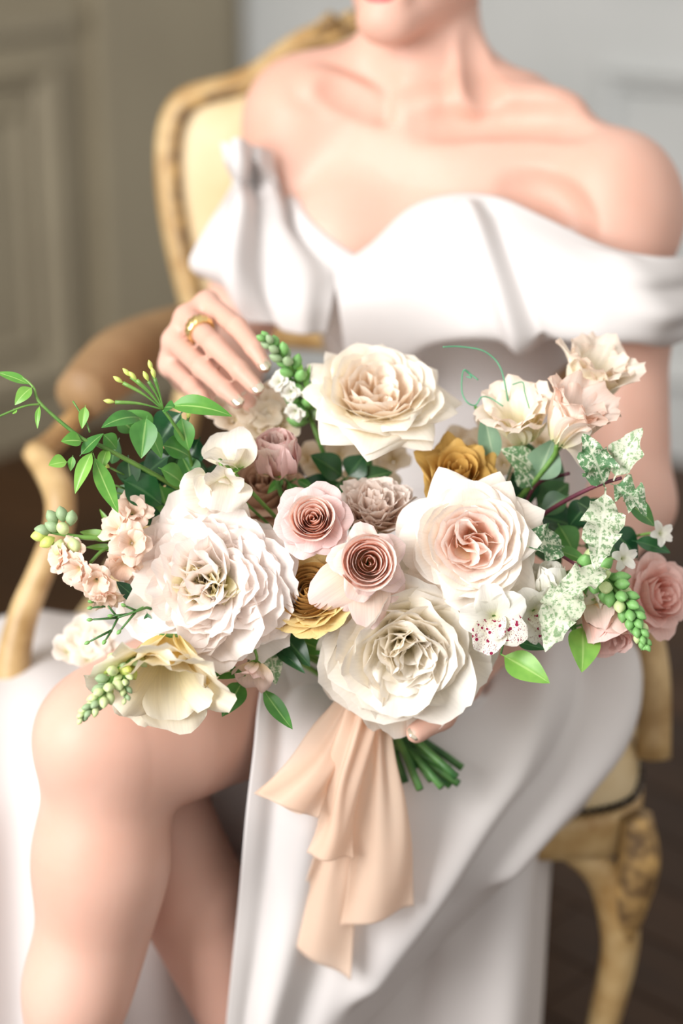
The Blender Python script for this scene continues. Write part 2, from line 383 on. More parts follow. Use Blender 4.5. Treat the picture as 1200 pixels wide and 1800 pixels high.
for sg in (-1, 1):
    body.ell(hd(0.032 * sg, 0.096, 0.005), [0.018, 0.014, 0.012], 0.02, op='sub')
    body.ell(hd(0.032 * sg, 0.0800, 0.0110), [0.0165, 0.0120, 0.0072], 0.006, rot=HROT); body.ell(hd(0.032 * sg, 0.0790, -0.0060), [0.0165, 0.0110, 0.0065], 0.006, rot=HROT)
    body.ell(hd(0.071 * sg, -0.012, -0.014), [0.008, 0.018, 0.031], 0.008, rot=HROT)
    body.cone(hd(0.014 * sg, 0.094, 0.024), hd(0.05 * sg, 0.082, 0.024), 0.008, 0.006, 0.016)
LIPC = CHIN + np.array([0, 0, 0.036]) - LOOK * 0.001
body.cone(LIPC - HSIDE * 0.018 - LOOK * .004, LIPC + HSIDE * 0.018 - LOOK * .004, 0.007, 0.007, 0.012)
# arms
for S_, E_, W_ in ((SHL, ELL, WRL),):
    body.chain([S_, S_ * 0.55 + E_ * 0.45, E_], [0.050, 0.043, 0.036], 0.02)
    body.chain([E_, E_ * 0.65 + W_ * 0.35, W_], [0.037, 0.038, 0.025], 0.02)
body.ell(SHL * 0.62 + ELL * 0.38 - SIDE * 0.062 + FWD * 0.05 + [0, 0, 0.03], [0.006, 0.02, 0.05], 0.02, op='sub')
MCP = [P(364, 533, 1.662), P(328, 558, 1.655), P(306, 599, 1.655), P(300, 642, 1.665)]
PIP = [P(417, 575, 1.612), P(377, 607, 1.600), P(354, 646, 1.602), P(336, 678, 1.618)]
DIP = [P(446, 612, 1.592), P(420, 650, 1.578), P(394, 684, 1.580), P(352, 698, 1.600)]
TIP = [P(464, 642, 1.585), P(450, 682, 1.570), P(417, 706, 1.572), P(362, 713, 1.592)]
WRR = P(345, 640, 1.745)
body.chain([SHR, SHR * 0.5 + ELR * 0.5, ELR], [0.048, 0.042, 0.036], 0.02)
body.chain([ELR, ELR * 0.6 + WRR * 0.4, WRR], [0.037, 0.036, 0.0235], 0.02)
FR = [0.0088, 0.0091, 0.0086, 0.0078]
def fingers(MC, PI, DI, TI, wr, fr, kk=0.0035):
    for i in range(4):     # metacarpals make the palm
        w0 = wr + (MC[i] - MC[1]) * 0.35
        body.cone(w0, MC[i], 0.0125, 0.0115, 0.014)
    for i in range(4):
        body.cone(MC[i], PI[i], fr[i] * 1.10, fr[i] * 0.98, kk); body.cone(PI[i], DI[i], fr[i] * 1.0, fr[i] * 0.86, kk); body.cone(DI[i], TI[i], fr[i] * 0.88, fr[i] * 0.74, kk)
fingers(MCP, PIP, DIP, TIP, WRR, FR)
TH = [WRR + RT * 0.02 - UP * 0.01 - AX * 0.01, P(398, 655, 1.67), P(425, 690, 1.635), P(440, 712, 1.615)]
body.chain(TH, [0.014, 0.0125, 0.0105, 0.008], 0.006)
# her left hand, closed round the stems, thumb towards the lens
BIND = P(690, 1268, 1.640)
mc = [P(812, 1176, 1.675), P(800, 1202, 1.682), P(792, 1226, 1.690), P(788, 1246, 1.698)]
pi_ = [P(738, 1202, 1.700), P(732, 1226, 1.706), P(730, 1250, 1.712), P(732, 1270, 1.716)]
di_ = [P(702, 1216, 1.690), P(698, 1240, 1.695), P(698, 1262, 1.700), P(704, 1280, 1.704)]
ti_ = [P(690, 1222, 1.672), P(686, 1246, 1.676), P(686, 1268, 1.682), P(694, 1284, 1.688)]
fingers(mc, pi_, di_, ti_, WRL, FR)
THL = [P(842, 1150, 1.675), P(818, 1205, 1.615), P(776, 1258, 1.572), P(732, 1288, 1.562)]
body.chain(THL, [0.015, 0.0125, 0.0105, 0.0088], 0.007)
# legs
legL = [HIPL, HIPL * 0.5 + KNL * 0.5, HIPL * 0.12 + KNL * 0.88, KNL]
body.chain(legL, [0.090, 0.083, 0.066, 0.055], 0.03)
shinL = ANL - KNL; calfb = unit([0.9, 0.45, 0])
body.chain([KNL, KNL + shinL * 0.3 + calfb * 0.008, KNL + shinL * 0.62 + calfb * 0.004, ANL], [0.051, 0.050, 0.040, 0.029], 0.03)
body.ell(KNL + shinL * 0.33 + calfb * 0.020, [0.036, 0.038, 0.10], 0.03)
body.ell(KNL + np.array([-0.018, -0.018, 0.004]), [0.032, 0.032, 0.036], 0.02)
FTL = ANL + np.array([-0.07, -0.085, -0.10])
body.chain([ANL, ANL + [-0.02, -0.03, -0.045], FTL], [0.029, 0.027, 0.019], 0.02); body.ell(ANL + [0.016, 0.016, -0.03], [0.024, 0.024, 0.028], 0.02)
body.chain([HIPR, HIPR * 0.5 + KNR * 0.5, KNR], [0.086, 0.074, 0.053], 0.02)
shinR = ANR - KNR
body.chain([KNR, KNR + shinR * 0.3, KNR + shinR * 0.62, ANR], [0.050, 0.050, 0.040, 0.030], 0.008)
body.chain([ANR, ANR + [-0.03, -0.04, -0.045], ANR + [-0.085, -0.10, -0.078]], [0.030, 0.028, 0.018], 0.02); body.ell(ANR + [0.012, 0.02, -0.055], [0.026, 0.028, 0.03], 0.02)
def surf(px, py):
    ds = np.linspace(1.5, 2.2, 500); v = body.sample(np.array([P(px, py, q) for q in ds])); return ds[np.argmax(v < 0)]
def carve(px, r, depth, k=0.012, op='sub', n=10):     # a crease (or a ridge) that follows the skin
    q = crom(np.array(px, float), n); ds = np.array([surf(*a) for a in q]); ds = np.convolve(np.pad(ds, 1, 'edge'), [.25, .5, .25], 'valid')
    c = [P(a[0], a[1], d_ + (-(r - depth) if op == 'sub' else (r - depth))) for a, d_ in zip(q, ds)]
    for a, b_ in zip(c[:-1], c[1:]): body.cone(a, b_, r, r, k, op)
carve([(715, 197), (850, 188), (940, 188), (1000, 198)], 0.014, 0.0002, 0.018, 'add')
carve([(745, 214), (850, 208), (950, 205), (1015, 212)], 0.012, 0.0002, 0.017)
carve([(640, 190), (590, 172), (550, 158)], 0.014, 0.0002, 0.018, 'add'); carve([(650, 176), (615, 160), (580, 146)], 0.012, -0.0004, 0.017)
carve([(812, 70), (826, 130), (822, 180)], 0.012, 0.0002, 0.018, 'add'); carve([(842, 60), (848, 115), (854, 160)], 0.010, 0.0002, 0.017)
carve([(905, 325), (955, 335), (992, 368), (1010, 410)], 0.012, 0.0006, 0.018)
person = empty('person', (0.12, 1.86, 0.45), 'woman in a white off-shoulder dress seated in the gilt armchair holding flowers', 'person')
V, Q = surface_nets(body.F); V = loc_pts(person, V)
obj('body', big_mesh('body', V, Q), M['skin'], person)
# bodice: the torso grown by the cloth's thickness, cut along the neckline
bf = Field(); lo = CH - [0.24, 0.22, 0.36]; hi = CH + [0.24, 0.2, 0.16]
sl, X, Y, Z = bf.sub(lo, hi)
sloc = (X - CH[0]) * SIDE[0] + (Y - CH[1]) * SIDE[1]      # across the chest
floc = (X - CH[0]) * FWD[0] + (Y - CH[1]) * FWD[1]
neck = np.interp(sloc, [-0.16, -0.10, -0.035, 0.005, 0.05, 0.10, 0.16], [0.075, 0.06, 0.02, -0.005, 0.035, 0.055, 0.05]) + CH[2]
neck = np.where(floc < 0, CH[2] + 0.03, neck)
d = np.maximum(torso.F[sl] - 0.007, (Z - neck)); d = np.maximum(d, 0.60 - Z)
bf.F[sl] = d.astype(np.float32)
V, Q = surface_nets(bf.F); V = loc_pts(person, V)
bodice = obj('bodice', big_mesh('bodice', V, Q), M['dress'], person)
lf = Field()
lf.loft([PELV + [0, 0, -0.02], PELV + [0, .02, 0.06], WAIST], [0.168, 0.158, 0.121], [0.118, 0.108, 0.088], SIDEH, 0.03)
lf.chain([HIPL, HIPL * 0.5 + KNL * 0.5, KNL], [0.096, 0.084, 0.066], 0.08)
lf.chain([HIPR, HIPR * 0.5 + KNR * 0.5, KNR], [0.094, 0.082, 0.062], 0.08)
lx, ly, lz = (GO[0] + GH * np.arange(GN[0]))[:, None, None], (GO[1] + GH * np.arange(GN[1]))[None, :, None], (GO[2] + GH * np.arange(GN[2]))[None, None, :]
cutn = unit([-0.95, -0.25, -0.12]); c0 = P(462, 1190, 1.63)
lf.F = np.maximum(lf.F, ((lx - c0[0]) * cutn[0] + (ly - c0[1]) * cutn[1] + (lz - c0[2]) * cutn[2]).astype(np.float32))
lf.F = np.maximum(lf.F, (lz - 0.66).astype(np.float32)); 
V, Q = surface_nets(lf.F); skirt = obj('skirt', big_mesh('skirt', loc_pts(person, V), Q), M['dress'], person)
# small face parts and hair
def ell_obj(name, c, r, rot, mat, parent, nu=14, nv=9):
    V = []
    for i in range(nv):
        th = math.pi * i / (nv - 1)
        for j in range(nu):
            ph = 2 * math.pi * j / nu
            V.append(np.asarray(c) + rot @ (np.asarray(r) * [math.sin(th) * math.cos(ph), math.sin(th) * math.sin(ph), math.cos(th)]))
    return obj(name, mesh_data(name, loc_pts(parent, V) if parent is not None else V, grid_faces(nu, nv, True)), mat, parent)
for sg in (-1, 1):
    e = ell_obj('eye', hd(0.032 * sg, 0.0790, 0.0035), [0.0115] * 3, HROT, M['eye'], person)
    ell_obj('iris', hd(0.032 * sg, 0.0884, 0.0022), [0.0052, 0.003, 0.0052], HROT, M['iris'], person).parent = e
    tube('eyebrow', [hd(0.014 * sg, 0.101, 0.026), hd(0.03 * sg, 0.098, 0.031), hd(0.048 * sg, 0.088, 0.027)], [0.002, 0.0028, 0.0015], M['hair'], person, 6)
for k, nm in ((0, 'lower_lip'), (1, 'upper_lip')):
    z0 = -0.003 if k == 0 else 0.005
    tube(nm, crom([LIPC + HSIDE * s * 0.0235 - LOOK * (0.0075 * s * s - 0.0052) + np.array([0, 0, z0 * (1 - 0.75 * s * s)]) for s in (-1, -.5, 0, .5, 1)], 11), [0.0008, 0.0042, 0.0052, 0.0042, 0.0008], M['lip'], person, 8)
hf = Field(); hf.ell(HC + [0, 0, 0.038] - LOOK * 0.016, [0.082, 0.100, 0.092], 0.01, rot=HROT); hf.ell(HC - LOOK * 0.115 - np.array([0, 0, 0.005]), [0.050, 0.042, 0.045], 0.03, rot=HROT)
hf.cone(hd(0.07, 0.0, 0.02), hd(0.06, -0.06, -0.05), 0.02, 0.02, 0.03); hf.cone(hd(-0.07, 0.0, 0.02), hd(-0.06, -0.06, -0.05), 0.02, 0.02, 0.03)
hf.ell(hd(0, 0.09, -0.02), [0.062, 0.06, 0.085], 0.02, rot=HROT, op='sub')
V, Q = surface_nets(hf.F); obj('hair', big_mesh('hair', loc_pts(person, V), Q), M['hair'], person)
# nails
def nail(dip, tip, up, r, name='fingernail'):
    ax = unit(tip - dip); n = unit(up - ax * np.dot(up, ax)); sd = np.cross(ax, n); c = tip + n * r * 0.52
    V = []; nu, nv = 7, 7
    for i in range(nv):
        v = i / (nv - 1)
        wv = math.sqrt(max(0.0, 1 - (2 * v - 1) ** 4)) * 0.92 + 0.06
        for j in range(nu):
            a = (j / (nu - 1) * 2 - 1) * 1.0 * wv
            V.append(c + ax * (v - 0.42) * r * 1.75 + sd * math.sin(a) * r * 0.78 + n * (math.cos(a) - 1) * r * 0.6 + n * r * (0.30 - 0.22 * abs(v - .35)))
    me = mesh_data(name, loc_pts(person, V), grid_faces(nu, nv)); o = obj(name, me, M['nail'], person)
    s_ = o.modifiers.new('thick', 'SOLIDIFY'); s_.thickness = 0.0006
    return o
for i in range(3): nail(DIP[i], TIP[i], D(-0.15, 0.55, 0.9), FR[i] * 0.86)
nail(DIP[3], TIP[3], D(-0.15, 0.55, 0.9), FR[3] * 0.86)
nail(THL[2], THL[3], D(0.0, 0.3, 1), 0.0092, 'thumbnail')
# ring
rc = MCP[1] * 0.50 + PIP[1] * 0.50; rax = unit(PIP[1] - MCP[1]); rn = unit(D(-0.2, 0.7, 0.8) - rax * np.dot(D(-0.2, 0.7, 0.8), rax)); rs = np.cross(rax, rn)
ring = empty('ring', rc, 'chunky polished gold ring on a finger of the raised hand', 'ring')
V = []; nu, nv = 12, 64
for i in range(nv):
    a = 2 * math.pi * i / nv; dom = 0.5 + 0.5 * math.cos(a); hw = 0.0022 + 0.0046 * dom; th = 0.0008 + 0.0026 * dom
    rr = 0.0099
    for j in range(nu):
        b_ = 2 * math.pi * j / nu; rib = 1 + 0.20 * math.sin(a * 16 + b_ * 1.0) * dom
        rad = rr + th * (0.3 + math.sin(b_) * rib); V.append(rc + (rn * math.cos(a) + rs * math.sin(a)) * rad + rax * hw * math.cos(b_))
F_ = grid_faces(nu, nv, True) + [((nv - 1) * nu + j, (nv - 1) * nu + (j + 1) % nu, (j + 1) % nu, j) for j in range(nu)]
obj('band', mesh_data('band', loc_pts(ring, V), F_), M['gold'], ring)
# ------------------------------------------------------------------ cloth from control grids
def cloth(name, rows, mat, parent, nu=60, nv=60, folds=None, push=0.006, thick=0.0022, uv=False):
    """rows of (px, py, depth) knots -> smooth sheet; folds(s,t) adds depth along the sheet's normal"""
    g = np.array([[P(*k) for k in r] for r in rows]); g = crom(g, nv); g = np.swapaxes(crom(np.swapaxes(g, 0, 1), nu), 0, 1)
    t, s = np.meshgrid(np.linspace(0, 1, nv), np.linspace(0, 1, nu), indexing='ij')
    du = np.gradient(g, axis=1); dv = np.gradient(g, axis=0); n = np.cross(du, dv); n /= np.linalg.norm(n, axis=2)[:, :, None] + 1e-9
    sgn = np.sign((n * (CAM - g)).sum(2).mean()); n *= sgn
    if folds is not None: g = g + n * folds(s, t)[:, :, None]
    V = g.reshape(-1, 3)
    if push:
        for _ in range(4):
            dd = body.sample(V); inb = ((V > GO + 0.01) & (V < GO + GH * (GN - 4))).all(1)
            mv = np.where(inb & (dd < push), push - dd, 0)
            V = V + body.grad(V) * mv[:, None] * 0.9
        G = V.reshape(nv, nu, 3)
        if mv.max() > 0 or True:      # relax
            for _ in range(2):
                G[1:-1, 1:-1] = G[1:-1, 1:-1] * 0.5 + 0.125 * (G[2:, 1:-1] + G[:-2, 1:-1] + G[1:-1, 2:] + G[1:-1, :-2])
        V = G.reshape(-1, 3)
    uvs = np.stack([s.ravel(), t.ravel()], 1)
    o = obj(name, mesh_data(name, loc_pts(parent, V), grid_faces(nu, nv), uvs), mat, parent)
    if thick:
        sm = o.modifiers.new('thick', 'SOLIDIFY'); sm.thickness = thick; sm.offset = 0
    if name.startswith('skirt_'): o.parent = skirt
    elif name in ('bodice_drape', 'shoulder_ruffle'): o.parent = bodice
    return o
def ridge(s, t, pts, wd, amp):          # a fold along a polyline in the sheet
    best = np.full(s.shape, 9.0)
    for (a, b) in zip(pts[:-1], pts[1:]):
        ax, ay = a; bx, by = b; l2 = (bx - ax) ** 2 + (by - ay) ** 2
        q = np.clip(((s - ax) * (bx - ax) + (t - ay) * (by - ay)) / l2, 0, 1)
        best = np.minimum(best, np.hypot(s - ax - q * (bx - ax), t - ay - q * (by - ay)))
    return amp * np.exp(-(best / wd) ** 2)
# shawl-like drape across the bust and the left arm
def f1(s, t):
    return (ridge(s, t, [(.38, .10), (.44, .5), (.49, .95)], .030, .014) - ridge(s, t, [(.425, .1), (.485, .5), (.54, .9)], .026, .010)
            + ridge(s, t, [(.70, .10), (.75, .5), (.80, .85)], .05, .006) + ridge(s, t, [(.80, .55), (1, .40)], .07, .008) - ridge(s, t, [(.78, .35), (1, .25)], .06, .006)
            + ridge(s, t, [(.85, .85), (1, .7)], .06, .006))
cloth('bodice_drape', [
    [(586, 470, 1.862), (650, 432, 1.853), (718, 368, 1.845), (790, 343, 1.832), (872, 346, 1.815), (955, 382, 1.790), (1060, 432, 1.762), (1150, 452, 1.752), (1230, 450, 1.80), (1250, 445, 1.88)],
    [(590, 500, 1.838), (655, 470, 1.828), (722, 430, 1.815), (795, 410, 1.802), (876, 415, 1.785), (958, 440, 1.760), (1062, 480, 1.735), (1160, 492, 1.738), (1236, 488, 1.80), (1252, 480, 1.88)],
    [(596, 540, 1.828), (665, 530, 1.815), (735, 510, 1.800), (806, 500, 1.785), (884, 505, 1.768), (964, 515, 1.748), (1066, 535, 1.728), (1166, 540, 1.738), (1234, 532, 1.80), (1250, 525, 1.88)],
    [(606, 620, 1.846), (682, 625, 1.832), (756, 600, 1.808), (826, 588, 1.776), (894, 592, 1.768), (972, 592, 1.752), (1066, 598, 1.734), (1150, 592, 1.748), (1222, 575, 1.80), (1240, 565, 1.88)],
    [(606, 680, 1.875), (690, 690, 1.862), (762, 590, 1.835), (828, 592, 1.808), (896, 592, 1.795), (974, 592, 1.780), (1066, 596, 1.765), (1146, 588, 1.775), (1210, 572, 1.81), (1230, 562, 1.88)],
], M['dress'], person, 120, 60, f1)
# ruffled flap at her right shoulder
def f2(s, t):
    return ridge(s, t, [(.35, .0), (.42, .5), (.38, 1)], .10, .012) - ridge(s, t, [(.62, .1), (.66, .5), (.62, 1)], .07, .008) + ridge(s, t, [(.82, .3), (.85, 1)], .07, .008)
cloth('shoulder_ruffle', [
    [(388, 250, 1.885), (420, 253, 1.868), (452, 257, 1.872), (477, 267, 1.895)],
    [(396, 285, 1.882), (420, 290, 1.862), (450, 286, 1.868), (484, 302, 1.893)],
    [(410, 318, 1.912), (424, 320, 1.896), (450, 314, 1.892), (492, 332, 1.893)],
    [(402, 338, 1.905), (420, 340, 1.880), (454, 338, 1.876), (500, 356, 1.890)],
    [(388, 362, 1.880), (414, 362, 1.850), (458, 362, 1.856), (508, 378, 1.886)],
    [(366, 396, 1.870), (408, 396, 1.845), (462, 400, 1.850), (522, 412, 1.878)],
    [(334, 458, 1.868), (396, 465, 1.835), (470, 470, 1.840), (592, 472, 1.865)],
    [(356, 486, 1.880), (414, 508, 1.842), (480, 530, 1.838), (586, 530, 1.845)],
    [(424, 502, 1.895), (444, 545, 1.860), (490, 580, 1.848), (574, 586, 1.850)],
], M['dress'], person, 56, 80, f2)
# skirt
def f3(s, t):
    e = (ridge(s, t, [(.62, .0), (.60, .35), (.45, .75)], .06, .016) - ridge(s, t, [(.72, .05), (.74, .35), (.66, .62)], .06, .016)
         + ridge(s, t, [(.84, .1), (.86, .3), (.78, .55)], .05, .014) - ridge(s, t, [(.30, .1), (.27, .6), (.25, 1)], .06, .010)
         + ridge(s, t, [(.18, .25), (.16, .6), (.14, 1)], .05, .010) - ridge(s, t, [(.07, 0), (.07, 1)], .03, .006))
    return e
cloth('skirt_panel', [
    [(470, 1120, 1.66), (560, 1120, 1.69), (680, 1110, 1.735), (800, 1090, 1.775), (920, 1080, 1.80), (1020, 1075, 1.815), (1085, 1080, 1.85), (1100, 1085, 1.90)],
    [(455, 1210, 1.618), (550, 1215, 1.635), (670, 1215, 1.655), (790, 1210, 1.685), (915, 1205, 1.725), (1030, 1200, 1.755), (1104, 1195, 1.81), (1114, 1190, 1.88)],
    [(446, 1310, 1.607), (545, 1318, 1.612), (660, 1325, 1.625), (775, 1325, 1.650), (890, 1322, 1.685), (990, 1315, 1.72), (1075, 1300, 1.775), (1098, 1290, 1.86)],
    [(432, 1430, 1.622), (530, 1440, 1.624), (640, 1445, 1.630), (745, 1448, 1.645), (835, 1446, 1.670), (910, 1440, 1.700), (985, 1430, 1.745), (1030, 1410, 1.82)],
    [(420, 1570, 1.665), (510, 1580, 1.665), (610, 1585, 1.665), (700, 1588, 1.670), (780, 1570, 1.685), (850, 1545, 1.705), (915, 1515, 1.740), (955, 1480, 1.79)],
    [(408, 1690, 1.682), (490, 1700, 1.685), (575, 1705, 1.69), (650, 1695, 1.70), (715, 1660, 1.72), (785, 1620, 1.730), (860, 1575, 1.752), (910, 1530, 1.80)],
    [(396, 1815, 1.705), (465, 1825, 1.708), (535, 1825, 1.715), (600, 1790, 1.72), (665, 1735, 1.73), (730, 1685, 1.745), (800, 1630, 1.77), (855, 1580, 1.815)],
    [(380, 2020, 1.745), (448, 2025, 1.75), (505, 2000, 1.755), (560, 1900, 1.76), (615, 1830, 1.765), (675, 1765, 1.775), (740, 1695, 1.795), (795, 1635, 1.84)],
], M['dress'], person, 130, 110, f3, 0.006)
def f4(s, t):
    return ridge(s, t, [(.30, 0), (.25, 1)], .08, .015) - ridge(s, t, [(.48, 0), (.46, 1)], .06, .012) + ridge(s, t, [(.70, 0), (.72, 1)], .09, .02) - ridge(s, t, [(.88, 0), (.9, 1)], .05, .012)
cloth('skirt_fall', [
    [(430, 1500, 1.78), (560, 1500, 1.79), (690, 1490, 1.80), (820, 1470, 1.81), (940, 1440, 1.82), (975, 1430, 1.87)],
    [(415, 1600, 1.80), (550, 1600, 1.80), (690, 1595, 1.80), (820, 1585, 1.805), (930, 1570, 1.82), (965, 1560, 1.87)],
    [(405, 1750, 1.84), (540, 1750, 1.83), (690, 1750, 1.825), (820, 1745, 1.83), (922, 1735, 1.845), (955, 1725, 1.90)],
    [(385, 1950, 1.90), (530, 1950, 1.895), (690, 1950, 1.89), (820, 1945, 1.89), (908, 1935, 1.90), (945, 1925, 1.95)],
    [(355, 2150, 1.972), (520, 2150, 1.968), (690, 2150, 1.965), (830, 2145, 1.965), (915, 2140, 1.97), (955, 2130, 2.02)],
], M['dress'], person, 90, 70, f4, 0.006)
def f5(s, t):
    return .012 * np.sin(s * 11 + t * 2) + .006 * np.sin(s * 23 - t * 3) + ridge(s, t, [(.0, .3), (.5, .2)], .06, .012)
def onY(px, py, y):                    # where the ray of a pixel meets a vertical plane across the room
    dv = P(px, py, 1.0) - CAM; return (px, py, y / dv[1])
def onZ(px, py, z):
    dv = P(px, py, 1.0) - CAM; return (px, py, (z - CAM_Z) / dv[2])
TX = (-190, -40, 100, 230, 370, 500)
cloth('skirt_train', [
    [onZ(x, y, z) for x, y, z in zip(TX, (1150, 1100, 1062, 1040, 1030, 1030), (.50, .515, .52, .52, .52, .52))],
    [onZ(x, y, z) for x, y, z in zip(TX, (1200, 1160, 1130, 1110, 1100, 1100), (.49, .51, .52, .52, .52, .52))],
    [onZ(x, y, z) for x, y, z in zip(TX, (1280, 1260, 1240, 1230, 1230, 1230), (.48, .50, .51, .51, .51, .51))],
    [onY(x, y, z) for x, y, z in zip(TX, (1370, 1360, 1350, 1350, 1350, 1350), (1.56, 1.55, 1.55, 1.56, 1.565, 1.56))],
    [onY(x, y, z) for x, y, z in zip(TX, (1480, 1480, 1480, 1480, 1490, 1500), (1.52, 1.51, 1.52, 1.55, 1.565, 1.56))],
    [onY(x, y, z) for x, y, z in zip(TX, (1700, 1700, 1700, 1700, 1700, 1700), (1.49, 1.48, 1.49, 1.53, 1.565, 1.56))],
    [onY(x, y, z) for x, y, z in zip(TX, (1930, 1930, 1930, 1930, 1930, 1930), (1.48, 1.46, 1.47, 1.52, 1.575, 1.58))],
    [onY(x, y, z) for x, y, z in zip(TX, (2180, 2190, 2190, 2190, 2160, 2150), (1.47, 1.44, 1.45, 1.51, 1.57, 1.58))],
], M['dress'], person, 90, 80, f5, 0.006)
# ------------------------------------------------------------------ armchair
M['armgilt'] = noise_mat('honey_gilt_wood', '#a08050', '#cdb080', 22, 0.45, bump=0.3)
chair = empty('armchair', (0.0, 1.80, 0.0), 'gilt wood armchair with pale gold upholstery and curved carved frame', 'armchair')
SH = 0.402
def sweep(name, pts, rad, mat, n=40, ns=10, sub=None):
    return tube(name, crom(pts, n), rad, mat, sub or chair, ns)
# seat plan outline
plan = [(-0.285, 1.632), (-0.15, 1.608), (0.0, 1.600), (0.15, 1.608), (0.258, 1.632), (0.288, 1.70), (0.292, 1.85), (0.265, 2.08), (0.245, 2.12), (0, 2.13), (-0.255, 2.12), (-0.275, 2.08), (-0.312, 1.85), (-0.315, 1.70), (-0.285, 1.632)]
pl = crom(np.array(plan), 90)[:-1]; cen = np.array([-0.005, 1.86])
V = []; prof = [(1.0, SH - 0.012), (1.012, SH + 0.005), (1.008, SH + 0.035), (0.97, SH + 0.058), (0.85, SH + 0.066), (0.6, SH + 0.060), (0.3, SH + 0.052), (0.02, SH + 0.050)]
# keep the padding below her: sink the middle
for q, z in prof:
    for p in pl: V.append((*(cen + (p - cen) * q), z - 0.022 * max(0, 1 - q)))
seat = obj('seat_cushion', mesh_data('seat_cushion', loc_pts(chair, V), grid_faces(len(pl), len(prof), True)), M['damask'], chair)
V = []; dip = lambda p: 0.020 * math.cos((p[0] + 0.005) / 0.30 * math.pi) if p[1] < 1.67 else 0.0
prof = [(1.0, SH - 0.010), (1.02, SH - 0.012), (1.03, SH - 0.022), (1.015, SH - 0.034), (1.02, SH - 0.047), (0.93, SH - 0.047), (0.93, SH - 0.010)]
for q, z in prof:
    for p in pl: V.append((*(cen + (p - cen) * q), z + (dip(p) * .5 if z < SH - 0.03 else 0)))
F_ = grid_faces(len(pl), len(prof), True)
obj('seat_rail', mesh_data('seat_rail', loc_pts(chair, V), F_), M['gilt'], chair)
bead = []; bfc = []
for p in crom(np.array(plan), 190)[:-1]:      # nail-head trim
    c = cen + (p - cen) * 1.016; b0 = len(bead)
    for dx, dy, dz in ((0.005, 0, 0), (-0.005, 0, 0), (0, 0.005, 0), (0, -0.005, 0), (0, 0, 0.005), (0, 0, -0.005)): bead.append((c[0] + dx, c[1] + dy, SH - 0.004 + dz))
    for a in (0, 1):
        for b_ in (2, 3):
            for c_ in (4, 5): bfc.append((b0 + a, b0 + b_, b0 + c_))
tag(obj('nail_trim', mesh_data('nail_trim', loc_pts(chair, bead), bfc), M['gimp'], chair), kind='stuff')
for sx, fx in ((1, 0.262), (-1, -0.285)):       # cabriole front legs
    o = sx
    pts = [(fx - 0.105 * o, 1.625, SH - 0.036), (fx - 0.058 * o, 1.629, SH - 0.046), (fx - 0.012 * o, 1.635, SH - 0.078), (fx + 0.008 * o, 1.637, SH - 0.13), (fx + 0.012 * o, 1.650, SH - 0.19), (fx + 0.002 * o, 1.665, SH - 0.28), (fx + 0.002 * o, 1.670, 0.08), (fx + 0.016 * o, 1.650, 0.03), (fx + 0.026 * o, 1.635, 0.014)]
    leg_ = sweep('front_leg', pts, [0.005, 0.010, 0.018, 0.020, 0.0180, 0.0155, 0.0145, 0.020, 0.013], M['gilt'], 50, 12)
    V, F_ = box_geo(fx - 0.022, fx + 0.030, 1.613, 1.660, SH - 0.16, SH - 0.012, 0.012)
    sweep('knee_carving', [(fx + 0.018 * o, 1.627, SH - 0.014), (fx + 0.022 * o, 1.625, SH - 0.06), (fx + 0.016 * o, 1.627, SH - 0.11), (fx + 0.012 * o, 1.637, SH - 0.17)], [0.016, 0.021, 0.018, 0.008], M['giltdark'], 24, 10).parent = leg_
for sx in (1, -1):
    sweep('rear_leg', [(0.235 * sx, 2.11, SH - 0.02), (0.24 * sx, 2.13, 0.25), (0.25 * sx, 2.18, 0.012)], [0.022, 0.019, 0.016], M['gilt'], 20)
# back: cartouche frame in a raked plane
def bk(px, py): 
    q = P(px, py, 2.2); 
    # intersect the ray with the raked back plane  y = 2.11 + (z-0.44)*0.22
    dv = q - CAM; t = (2.11 - 0.44 * 0.22 + 0.22 * CAM[2]) / (dv[1] - 0.22 * dv[2]); return CAM + dv * t
left = [(585, 58), (540, 72), (500, 98), (462, 128), (415, 152), (362, 165), (325, 180), (304, 212), (296, 262), (298, 330), (308, 400), (322, 465), (340, 530), (362, 580)]
LP_ = [bk(*p) for p in left]; cx0 = 0.022
mir = [np.array([2 * cx0 - p[0], p[1], p[2]]) for p in LP_][::-1]
loop = LP_[::-1] + [bk(628, 50)] * 0 + mir[::-1]
top_c = (LP_[0] + mir[-1]) / 2 + np.array([0, 0, 0.012])
loop = LP_[::-1] + [top_c] + mir[::-1]
loopc = crom(np.array(loop), 120)
bfr = tube('back_frame', loopc, 0.0155, M['gilt'], chair, 10)
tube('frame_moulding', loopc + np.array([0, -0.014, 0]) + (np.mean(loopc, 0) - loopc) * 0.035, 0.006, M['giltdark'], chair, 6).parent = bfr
tube('back_bottom_rail', crom([loop[0], (loop[0] + loop[-1]) / 2 - np.array([0, 0, 0.012]), loop[-1]], 20), 0.014, M['gilt'], chair, 10)
for e in (0, -1):
    tube('back_stile', crom([loop[e], loop[e] * 0.5 + np.array([0.235 * (1 if e else -1), 2.09, 0.42]) * 0.5, np.array([0.235 * (1 if e else -1), 2.085, 0.42])], 12), 0.017, M['gilt'], chair, 10)
cb = loopc.mean(0); V = []
nq = len(loopc)
for q in (0.985, 0.93, 0.82, 0.6, 0.35, 0.1):
    for p in loopc: V.append(cb + (p - cb) * q + np.array([0, -0.028 * (1 - q ** 3) - 0.002, 0]))
obj('back_upholstery', mesh_data('back_upholstery', loc_pts(chair, V), grid_faces(nq, 6, True)), M['damask'], chair)
V = []
for q in (0.985, 0.6, 0.1):
    for p in loopc: V.append(cb + (p - cb) * q + np.array([0, 0.012, 0]))
obj('back_cover', mesh_data('back_cover', loc_pts(chair, V), grid_faces(nq, 3, True)), M['damask'], chair)
